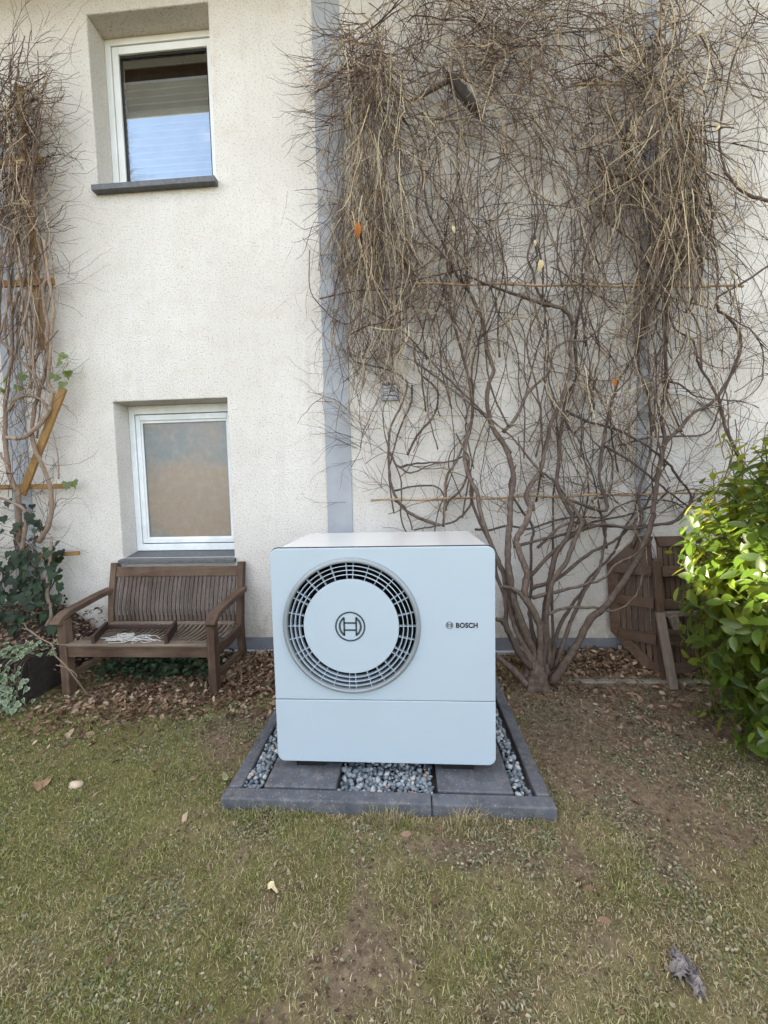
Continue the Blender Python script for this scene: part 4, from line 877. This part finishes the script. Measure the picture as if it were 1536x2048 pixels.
for k in range(26):
    x = U(-30, 90); y = U(480, 900); px = [(x, y)]
    for j in range(6): x += G(0, 14)+(40-x)*.1; y -= U(50, 90); px.append((x, y))
    stem(px, U(.006, .012), .004, U(-.22, -.06), U(-.18, -.06), M_BARKL, lvine, 'branch', 6, wob=.002)
lt = Twigs(); LIM[:] = [-400, 104]
for k in range(279): walk(lt, G(26, 32), U(150, 500), U(-3.14, 3.14), U(40, 105), U(0.0022, 0.0046), U(-.32, -.05), .38)
for k in range(130): walk(lt, G(50, 30), U(130, 700), -UP+G(0, .4), U(70, 240), U(0.0021, 0.0044), U(-.26, -.05), .14)
for k in range(22): walk(lt, U(0, 80), U(80, 240), U(-.6, 2.4), U(50, 150), U(0.0016, 0.0023), U(-.24, -.04), .22)
for k in range(16): walk(lt, U(60, 110), U(250, 620), U(-.9, 1.2), U(50, 130), U(0.0016, 0.0023), U(-.2, -.03), .16)
for k in range(6): walk(lt, U(90, 150), U(70, 110), U(-3, 3), U(100, 220), U(0.0015, 0.0017), U(-.10, -.03), .35)
for k in range(110): walk(lt, U(-20, 110), U(700, 1150), U(-3.14, 3.14), U(40, 150), U(0.0017, 0.0030), U(-.28, -.06), .16)
lt.build('twigs', M_TWIG, lvine)

# ------------------------------------------------------------------ ivy, trough and leaf heap at the left
def ivy_mesh(name, attr=False):
    out = [(0, 0), (.30, -.12), (.48, .12), (.34, .36), (.30, .55), (.12, .62), (0, 1.0), (-.12, .62), (-.30, .55), (-.34, .36), (-.48, .12), (-.30, -.12)]
    vs = [(0, .30, .03)]+[(x, y, -.10*(x*x)*2-.10*y*y) for x, y in out]; n = len(out)
    me = bpy.data.meshes.new(name); me.from_pydata(vs, [], [(0, 1+i, 1+(i+1) % n) for i in range(n)])
    if attr: me.attributes.new('rim', 'FLOAT', 'POINT').data.foreach_set('value', [0.]+[1.]*n)
    me.polygons.foreach_set('use_smooth', [True]*n); return me
trough = empty('planting_trough', (-3.1, -.45, 0), 'dark stone planting trough at the far left beside the bench', 'planter')
TX = -2.74
m = MB(); m.b2(-4.4, TX, -.74, -.68, -.05, .30); m.build('front_slab', M_TROUGH, trough, bevel=.012)
m = MB(); m.b2(TX-.06, TX-.002, -.677, -.02, -.05, .29); m.build('end_slab', M_TROUGH, trough, bevel=.012)
xs_ = np.linspace(-4.3, TX-.05, 30); ys_ = np.linspace(-.68, -.01, 20); X_, Y_ = np.meshgrid(xs_, ys_)
def heap_h(x, y): return .27+.20*sstep(-.62, -.15, y)*sstep(TX, TX-.35, x)+.02*fbm(x, y, 12, 9)
Z_ = heap_h(X_, Y_); ii = np.arange(600).reshape(20, 30)
me = np_mesh('soil', np.stack([X_, Y_, Z_], -1).reshape(-1, 3), np.stack([ii[:-1, :-1], ii[:-1, 1:], ii[1:, 1:], ii[1:, :-1]], -1).reshape(-1, 4), 4)
link('soil', me, M_TROUGH, trough)
def frame_m(p, nrm, tip, s):
    nrm = Vector(nrm).normalized(); t = Vector(tip); t = (t-nrm*t.dot(nrm)).normalized(); x = t.cross(nrm)
    return Matrix(((x.x*s, t.x*s, nrm.x*s, p[0]), (x.y*s, t.y*s, nrm.y*s, p[1]), (x.z*s, t.z*s, nrm.z*s, p[2]), (0, 0, 0, 1)))
def leaf_obj(name, me, parent, p, nrm, tip, s):
    o = bpy.data.objects.new(name, me); COL.objects.link(o); o.parent = parent; o.matrix_parent_inverse = Matrix.Translation(-Vector(parent.location)); o.matrix_basis = frame_m(p, nrm, tip, s); return o
ivyd = ivy_mesh('ivy_leaf'); ivyd.materials.append(M_IVY); ivyb = ivy_mesh('bright_ivy_leaf'); ivyb.materials.append(M_IVYB); ivyv = ivy_mesh('variegated_leaf', True); ivyv.materials.append(M_VAR)
ivy = empty('ivy', (-3.1, -.2, .4), 'dark green ivy climbing the wall behind the trough', 'ivy')
m = MB()
for k in range(9):
    x = U(-3.7, -3.15); m.tube(catmull([(x, U(-.25, -.1), .38), (x+G(0, .06), -.10, .6), (x+G(0, .1), -.06, .8), (x+G(0, .14), -.04, U(.9, 1.2))], 4), .006, 5)
o = m.build('runners', M_BARK, ivy, True); o['kind'] = 'stuff'
k = 0
while k < 295:
    px_, py_ = U(-60, 128), U(990, 1262)
    lim = 125-70*max(0, (1090-py_)/100)-20*max(0, (py_-1180)/80)
    if px_ > lim: continue
    if py_ < 1085 and random.random() < .6: continue
    p = at(px_, py_, U(-.34, -.06)-.12*max(0, (py_-1150)/100))
    leaf_obj('leaf', ivyd, ivy, p, (G(0, .35), -1, U(.1, .8)), (G(0, .5), -.2, -1), U(.05, .10)); k += 1
for px_, py_ in ((130, 708), (122, 722), (136, 725), (128, 735), (134, 742), (108, 748), (117, 752), (126, 764), (40, 745), (34, 750), (46, 750), (12, 755), (40, 772), (134, 964), (146, 962), (2, 776), (9, 778)):
    leaf_obj('leaf', ivyb, ivy, at(px_, py_, U(-.16, -.08)), (G(0, .4), -1, U(.1, .6)), (G(0, .5), 0, -1), U(.06, .09))
for px_, py_ in ((130, 1190), (134, 1196), (128, 1203), (124, 1210)): leaf_obj('leaf', ivyd, ivy, at(px_, py_, -.03), (G(0, .3), -1, .3), (G(0, 1), 0, -1), .03)
viv = empty('variegated_ivy', (-2.85, -.75, .25), 'cream and green variegated ivy spilling over the trough', 'ivy')
m = MB()
for k in range(26):
    x = U(-3.3, -2.70); zend = U(.0, .22); m.tube(catmull([(x, -.62, .33), (x+G(0, .03), -.74, .31), (x+G(0, .05), -.80, .2), (x+G(.02, .06), -.82, max(.02, zend))], 4), .003, 4)
o = m.build('runners', M_BARK, viv, True); o['kind'] = 'stuff'
for k in range(300):
    x = min(-2.56, G(-2.82, .12)) if k % 4 else U(-3.2, -2.75); t = random.random()
    if t < .4: p = Vector((x, U(-.78, -.5), .33+U(0, .06))); nm = (G(0, .4), G(-.2, .4), 1)
    elif t < .85: p = Vector((x, U(-.86, -.77), U(.02, .33))); nm = (G(.2, .4), -1, U(.2, .9))
    else: p = Vector((x, U(-1.0, -.78), U(.015, .05))); nm = (G(0, .3), G(-.2, .3), 1)
    leaf_obj('leaf', ivyv, viv, p, nm, (G(.2, .6), -.6, -.6), U(.028, .052))

# dead stick leaning over the trough
m = MB(); s0 = [gr(178, 1394, .01), at(160, 1345, -.78), at(140, 1330, -.80), at(118, 1300, -.82), at(104, 1288, -.82), at(82, 1282, -.80)]
m.tube(catmull([gr(180, 1396, .005), at(152, 1358, -.74), at(130, 1330, -.78), at(110, 1310, -.80), at(104, 1290, -.80), at(80, 1276, -.78), at(62, 1262, -.76), at(44, 1256, -.74)], 4), taper(29, .006, .003), 6)
m.tube(catmull([at(152, 1358, -.74), at(152, 1348, -.75), at(134, 1336, -.77), at(112, 1330, -.78)], 4), .0035, 5)
m.tube(catmull([at(82, 1278, -.78), at(110, 1288, -.72), at(140, 1290, -.70)], 4), .003, 5); m.tube(catmull([at(75, 1274, -.78), at(55, 1258, -.78), at(48, 1246, -.78)], 4), .0028, 5)
tag(m.build('dead_branch', M_BARKL, None, True), 'bare forked stick leaning across the left bench leg', 'branch')

# ------------------------------------------------------------------ laurel at the right
laurel = empty('laurel_bush', (2.25, -1.05, 0), 'glossy green laurel bush at the right edge, its top in the sun', 'bush')
LC = Vector((2.43, -1.18, .85)); LR = Vector((.88, .74, 1.0))
lm = leaf_mesh('laurel_leaf', 1., .46, .10, .28, 7); lm.materials.append(M_LAUREL)
lv = np.array([v.co[:] for v in lm.vertices]); lf = np.array([p.vertices[:] for p in lm.polygons])
leaves = []; m = MB()
for k in range(7):
    a = U(0, 6.28); b = Vector((LC.x+G(0, .08), LC.y+G(0, .08), 0)); e = LC+Vector((math.cos(a)*.45, math.sin(a)*.4, U(.0, .55)))
    P = catmull([b, b.lerp(e, .45)+Vector((G(0, .05), G(0, .05), .1)), e], 4); m.tube(P, taper(len(P), .022, .008), 7)
o = m.build('branches', M_BARK, laurel, True); o['kind'] = 'stuff'
mb_sh = MB(); nsh = 1250; ga = math.pi*(3-5**.5)
for k in range(nsh):
    z = 1-2*(k+.5)/nsh; rr = math.sqrt(max(0, 1-z*z)); a = ga*k+G(0, .1); d = Vector((rr*math.cos(a), rr*math.sin(a), z))
    if d.z < -.93: continue
    bump_ = 1+.10*math.sin(3.1*a+2*z)+.07*math.sin(7*z+a*2)+G(0, .06)
    tip = LC+Vector((d.x*LR.x, d.y*LR.y, d.z*LR.z))*bump_
    if tip.z < .10: tip.z = .10+U(0, .08)
    ax = (d+Vector((0, 0, .55))+Vector((G(0, .25), G(0, .25), G(0, .25)))).normalized(); Ls = U(.16, .30); base = tip-ax*Ls
    mb_sh.tube([base-ax*.10, base, base.lerp(tip, .5)+Vector((0, 0, .01)), tip], [.004, .0035, .003, .002], 4)
    nl_ = random.randint(8, 12); a0 = U(0, 6.28); u = ax.orthogonal().normalized(); v2 = ax.cross(u)
    for i in range(nl_):
        t = (i+.5)/nl_; an = a0+2.4*i; out = u*math.cos(an)+v2*math.sin(an); spread = 1.15-.75*t
        tipd = (ax*(.75+.5*t)+out*spread+Vector((0, 0, .22))).normalized(); p = base.lerp(tip, t)
        nm = (ax*.45-out*.25+d*.75+Vector((0, 0, .30))+Vector((G(0, .32), G(0, .32), G(0, .32)))); leaves.append((p, nm, tipd, U(.062, .105)*(1-.30*max(0, t-.75)*2)))
# a few long low shoots towards the lawn, left of the table
def visible_size(l):
    c = l[0]-CAM; z = c.dot(CF)
    if z < .2: return 0
    x = 768+F*c.dot(CR)/z; y = 1024+F*c.dot(CD)/z
    if x > 1560 or y < 800: return 0
    d = (l[0]-LC); s_ = math.sqrt((d.x/LR.x)**2+(d.y/LR.y)**2+(d.z/LR.z)**2)
    facing = -(Vector((d.x, d.y, d.z*.5)).normalized()).dot(c.normalized())
    return l[3]/z*(1 if facing > -.2 else .2)*min(1.1, s_)
order = sorted(range(len(leaves)), key=lambda i: -visible_size(leaves[i])); top = set(order[:300])
V = []; Fc = []; c_ = 0
for i, (p, nm, td, s_) in enumerate(leaves):
    if i in top: leaf_obj('leaf', lm, laurel, p, nm, td, s_)
    else:
        Mx = np.array(frame_m(p, nm, td, s_)); V.append(lv @ Mx[:3, :3].T+Mx[:3, 3]); Fc.append(lf+c_); c_ += len(lv)
me = np_mesh('foliage', np.concatenate(V), np.concatenate(Fc), 4); me.polygons.foreach_set('use_smooth', [True]*len(me.polygons)); o = link('foliage', me, M_LAURELI, laurel); o['kind'] = 'stuff'
o = mb_sh.build('shoots', M_IVYB, laurel, True); o['kind'] = 'stuff'

# ------------------------------------------------------------------ lawn, weeds, fallen leaves
def scatter(n, x0, x1, y0, y1, dens):
    x = rng.uniform(x0, x1, n); y = rng.uniform(y0, y1, n); keep = rng.random(n) < dens(x, y); return x[keep], y[keep]
def off_pad(x, y): return ~((x > PX0-.005) & (x < PX1+.005) & (y > PY0-.004) & (y < PY1+.07)) & ~((x < TX) & (y > -.75))
def in_view(x, y):                                     # keep only ground near the place photographed
    return (y > -2.75) & (np.abs(x-.0) < .75+1.05*(y+3.2)) & (x > -3.6) & (x < 3.2)
N = 760000
x, y = scatter(N, -3.6, 3.2, -2.75, -.02, lambda x, y: in_view(x, y)*off_pad(x, y)*np.clip(sstep(.25, .75, cover(x, y))*.95+.04, 0, 1)*(1-.75*sstep(-.75, -.45, y))*(1-.75*np.exp(-((x+1.8)/.7)**2-((y+.65)/.28)**2)))
n = len(x); z = ground_h(x, y); a = rng.uniform(0, 6.283, n); ln = (.005+.024*rng.random(n)**1.8)*(.5+.9*fbm(x, y, 5, 40)); lean = rng.uniform(.6, 1.6, n); wd = rng.uniform(.0006, .0014, n)
# tufts stand taller along the kerb
edge = np.exp(-((y-(PY0-.03))/.035)**2)*((x > PX0-.05) & (x < PX1+.05)); ln = ln*(1+2.6*edge*sstep(.35, .7, fbm(x, y, 7, 71))); lean = lean*(1-.4*edge)
dx, dy = np.cos(a), np.sin(a); px_, py_ = -dy*wd, dx*wd
m1 = np.stack([x+dx*ln*.45*np.sin(lean*.6), y+dy*ln*.45*np.sin(lean*.6), z+ln*.5*np.cos(lean*.6)], -1); m2 = np.stack([x+dx*ln*np.sin(lean), y+dy*ln*np.sin(lean), z+.002+ln*.9*np.cos(lean)], -1)
b = np.stack([x, y, z-.002], -1); pp = np.stack([px_, py_, 0*px_], -1)
v = np.stack([b-pp, b+pp, m1+pp, m1-pp, m2], 1).reshape(-1, 3); i0 = np.arange(n)*5
f = np.concatenate([np.stack([i0, i0+1, i0+2], -1), np.stack([i0, i0+2, i0+3], -1), np.stack([i0+3, i0+2, i0+4], -1)])
tag(link('grass', np_mesh('grass', v, f, 3), M_GRASS), 'short patchy winter lawn of olive and straw-coloured grass', 'grass', kind='stuff')
def flat_leaves(name, mt, x, y, z, L0, L1, W, tilt, curl, label, cat):
    n = len(x); a = rng.uniform(0, 6.283, n); ln = rng.uniform(L0, L1, n)[:, None]; w_ = ln*rng.uniform(W*.7, W*1.3, (n, 1))
    nz = np.ones(n); nxy = rng.normal(0, tilt, (n, 2)); nr_ = np.stack([nxy[:, 0], nxy[:, 1], nz], -1); nr_ /= np.linalg.norm(nr_, axis=1, keepdims=True)
    t = np.stack([np.cos(a), np.sin(a), 0*a], -1); t -= nr_*(t*nr_).sum(1, keepdims=True); t /= np.linalg.norm(t, axis=1, keepdims=True); s_ = np.cross(t, nr_)
    c = np.stack([x, y, z], -1); k1 = rng.normal(0, curl, (n, 1)); k2 = rng.normal(0, curl, (n, 1)); up = rng.uniform(-.2, 1.3, (n, 1))*curl
    P = [c-t*ln*.5+nr_*ln*k1*.5, c-t*ln*.18+s_*w_*.5+nr_*w_*up, c+t*ln*.18+s_*w_*.45+nr_*w_*(up+k2*.3), c+t*ln*.5+nr_*ln*k2*.5, c+t*ln*.18-s_*w_*.45+nr_*w_*up, c-t*ln*.18-s_*w_*.5+nr_*w_*(up-k1*.3), c-t*ln*.15, c+t*ln*.15]
    v = np.stack(P, 1).reshape(-1, 3); i = (np.arange(n)*8)[:, None]
    tri = np.array([[0, 6, 1], [1, 6, 7], [1, 7, 2], [2, 7, 3], [3, 7, 4], [4, 7, 6], [4, 6, 5], [5, 6, 0]])
    me = np_mesh(name, v, (i[:, :, None]+tri[None]).reshape(-1, 3), 3)
    return tag(link(name, me, mt), label, cat, kind='stuff')
x, y = scatter(120000, -3.4, 3.0, -2.75, -.1, lambda x, y: in_view(x, y)*off_pad(x, y)*np.clip(sstep(.50, .66, fbm(x, y, 4.2, 60))*.95+.09, 0, 1)*(1-.6*sstep(-.6, -.3, y)))
flat_leaves('low_weeds', M_WEED, x, y, ground_h(x, y)+rng.uniform(.002, .014, len(x)), .006, .017, .5, .45, .4, 'small grey-green weed leaves and clippings in the lawn', 'weeds')
lg = lambda x, y, cx, cy, sx, sy, a_: a_*np.exp(-(((x-cx)/sx)**2+((y-cy)/sy)**2))
def litter_d(x, y):
    d = lg(x, y, -1.85, -.62, .70, .26, .95)+lg(x, y, -1.2, -.38, .30, .30, .9)+lg(x, y, -1.75, -.30, .6, .25, .6)+lg(x, y, 1.5, -.18, .8, .16, 1.2)+lg(x, y, .75, -.3, .25, .25, .5)+lg(x, y, -2.2, -.90, .6, .25, .30)+lg(x, y, 1.75, -.75, .5, .35, .22)+lg(x, y, 1.25, -.55, .3, .12, .25)+.006
    return np.clip(d, 0, 1)
x, y = scatter(48000, -3.3, 2.6, -2.6, -.03, lambda x, y: in_view(x, y)*off_pad(x, y)*litter_d(x, y)*~((x > 1.1) & (np.abs(y+.355) < .02)))
zz = ground_h(x, y)+rng.uniform(.004, .03, len(x))*np.clip(litter_d(x, y)+.25, 0, 1)+.05*rng.random(len(x))*np.clip(lg(x, y, 1.5, -.14, .8, .14, 1.)+lg(x, y, -1.9, -.2, .8, .16, .5), 0, 1)
xh = rng.uniform(-4.0, TX-.02, 1500); yh = rng.uniform(-.66, -.02, 1500); x = np.concatenate([x, xh]); y = np.concatenate([y, yh]); zz = np.concatenate([zz, heap_h(xh, yh)+rng.uniform(.005, .04, 1500)])
xh = rng.uniform(TX, -2.45, 260); yh = rng.uniform(-.5, -.03, 260); x = np.concatenate([x, xh]); y = np.concatenate([y, yh]); zz = np.concatenate([zz, .06+.40*sstep(-2.42, -2.75, xh)*sstep(-.55, -.2, yh)+rng.uniform(0, .04, 260)])
for x0_, x1_, y0_, y1_, n_, zt_ in ((.95, 2.4, -.33, -.02, 2600, .075), (-2.45, -.75, -.42, -.02, 1700, .05), (-1.4, -.92, -.55, -.05, 500, .04)):
    xh = rng.uniform(x0_, x1_, n_); yh = rng.uniform(y0_, y1_, n_); x = np.concatenate([x, xh]); y = np.concatenate([y, yh]); zz = np.concatenate([zz, ground_h(xh, yh)+zt_*rng.random(n_)*(.35+.65*sstep(y0_, y1_, yh))+.004])
flat_leaves('fallen_leaves', M_LEAFLIT, x, y, zz, .020, .056, .45, .6, .34, 'dry brown fallen leaves heaped along the wall and under the bench', 'fallen leaves')
x, y = scatter(2200, -2.5, -1.5, -.5, -.12, lambda x, y: lg(x, y, -2.0, -.28, .45, .16, .8))
flat_leaves('ground_ivy', M_IVYI, x, y, .05+rng.uniform(0, .07, len(x)), .03, .06, .8, .5, .2, 'dark green ground ivy in the shade under the bench', 'ivy')
# crumbs of bare soil
x, y = scatter(130000, -3.2, 2.8, -2.7, -.05, lambda x, y: in_view(x, y)*off_pad(x, y)*(sstep(.75, .25, cover(x, y))*.6+.05))
n = len(x); c = np.stack([x, y, ground_h(x, y)+.001], -1); r_ = (.0015+.0065*rng.random(n)**3)[:, None]; oc = np.array([[1, 0, 0], [-1, 0, 0], [0, 1, 0], [0, -1, 0], [0, 0, .8], [0, 0, -.8]])
v = (c[:, None, :]+r_[:, :, None]*(oc[None]+rng.normal(0, .3, (n, 6, 3)))).reshape(-1, 3); tri = np.array([[0, 2, 4], [2, 1, 4], [1, 3, 4], [3, 0, 4], [2, 0, 5], [1, 2, 5], [3, 1, 5], [0, 3, 5]])
M_CRUMB = mat_islands('soil_crumb', [(0, rgb(70, 57, 46)), (.5, rgb(100, 84, 68)), (.85, rgb(126, 109, 90)), (1, rgb(170, 158, 142))], .95, .1)
tag(link('soil_crumbs', np_mesh('soil_crumbs', v, ((np.arange(n)*6)[:, None, None]+tri[None]).reshape(-1, 3), 3), M_CRUMB), 'brown crumbs and grit on the bare soil', 'soil', kind='stuff')
# single larger things on the lawn
def lump(name, c, s, mt, label, cat, flat=.6, seed=3):
    rg = np.random.default_rng(seed); b_ = bmesh.new(); bmesh.ops.create_icosphere(b_, subdivisions=3, radius=1)
    for v_ in b_.verts:
        q = v_.co.copy(); f_ = 1+.22*math.sin(3*q.x+seed)*math.cos(2.3*q.y)+.12*math.sin(6*q.z+4*q.x)+rg.normal(0, .02); v_.co = Vector((q.x*s*1.25, q.y*s*.85, q.z*s*flat))*f_+Vector(c)
    me = bpy.data.meshes.new(name); b_.to_mesh(me); b_.free(); me.polygons.foreach_set('use_smooth', [True]*len(me.polygons)); return tag(link(name, me, mt), label, cat)
p = gr(153, 1576); lump('stone', (p.x, p.y, .016), .026, M_STONE, 'pale rounded stone lying on the lawn at the left', 'stone')
def crumple(name, pts, size, mt, label, seed):
    rr_ = random.Random(seed); m = MB(); 
    for (px0, py0) in pts:
        c = gr(px0, py0, .02); L_ = size*rr_.uniform(.7, 1.2); a = rr_.uniform(0, 6.28); d = Vector((math.cos(a), math.sin(a), rr_.uniform(-.1, .35))); s2 = Vector((-d.y, d.x, rr_.uniform(-.3, .3)))
        vs = []; fs = []
        for i in range(6):
            t = i/5; w_ = L_*.30*math.sin(math.pi*(t*.9+.05))*rr_.uniform(.75, 1.25)
            for j in (-1, -.3, .3, 1): vs.append(c+d*(t-.5)*L_+s2*w_*j+Vector((0, 0, .35*w_*abs(j)+.012*math.sin(5*t+j+a))))
        for i in range(5):
            for j in range(3): fs.append((i*4+j, i*4+j+1, i*4+5+j, i*4+4+j))
        m.add(vs, fs)
    me = m.mesh(name); o = link(name, me, mt); md = o.modifiers.new('thick', 'SOLIDIFY'); md.thickness = .0015; return tag(o, label, 'leaf')
crumple('withered_leaf', [(1348+int(55*t)+int(G(0, 9)), 1914+int(62*t)+int(G(0, 9))) for t in [i/21 for i in range(22)]], .042, M_GREYLEAF, 'crumpled dark grey withered leaves on the lawn at lower right', 5)
crumple('withered_leaf', [(82, 1568), (94, 1564)], .085, mat_plain('tan_leaf', rgb(128, 102, 78), rgb(150, 122, 96), .8, .2, 20, .2, 60), 'tan curled leaf on the lawn next to the pale stone', 6)
crumple('withered_leaf', [(545, 1776)], .05, M_CREAM, 'small pale leaf on the lawn below the kerb', 8)
crumple('withered_leaf', [(452, 1553)], .06, mat_plain('green_leaf_bit', rgb(126, 132, 92), rgb(150, 152, 116), .8, .2, 20, .2, 60), 'pale green leaf on the ground left of the kerb', 9)
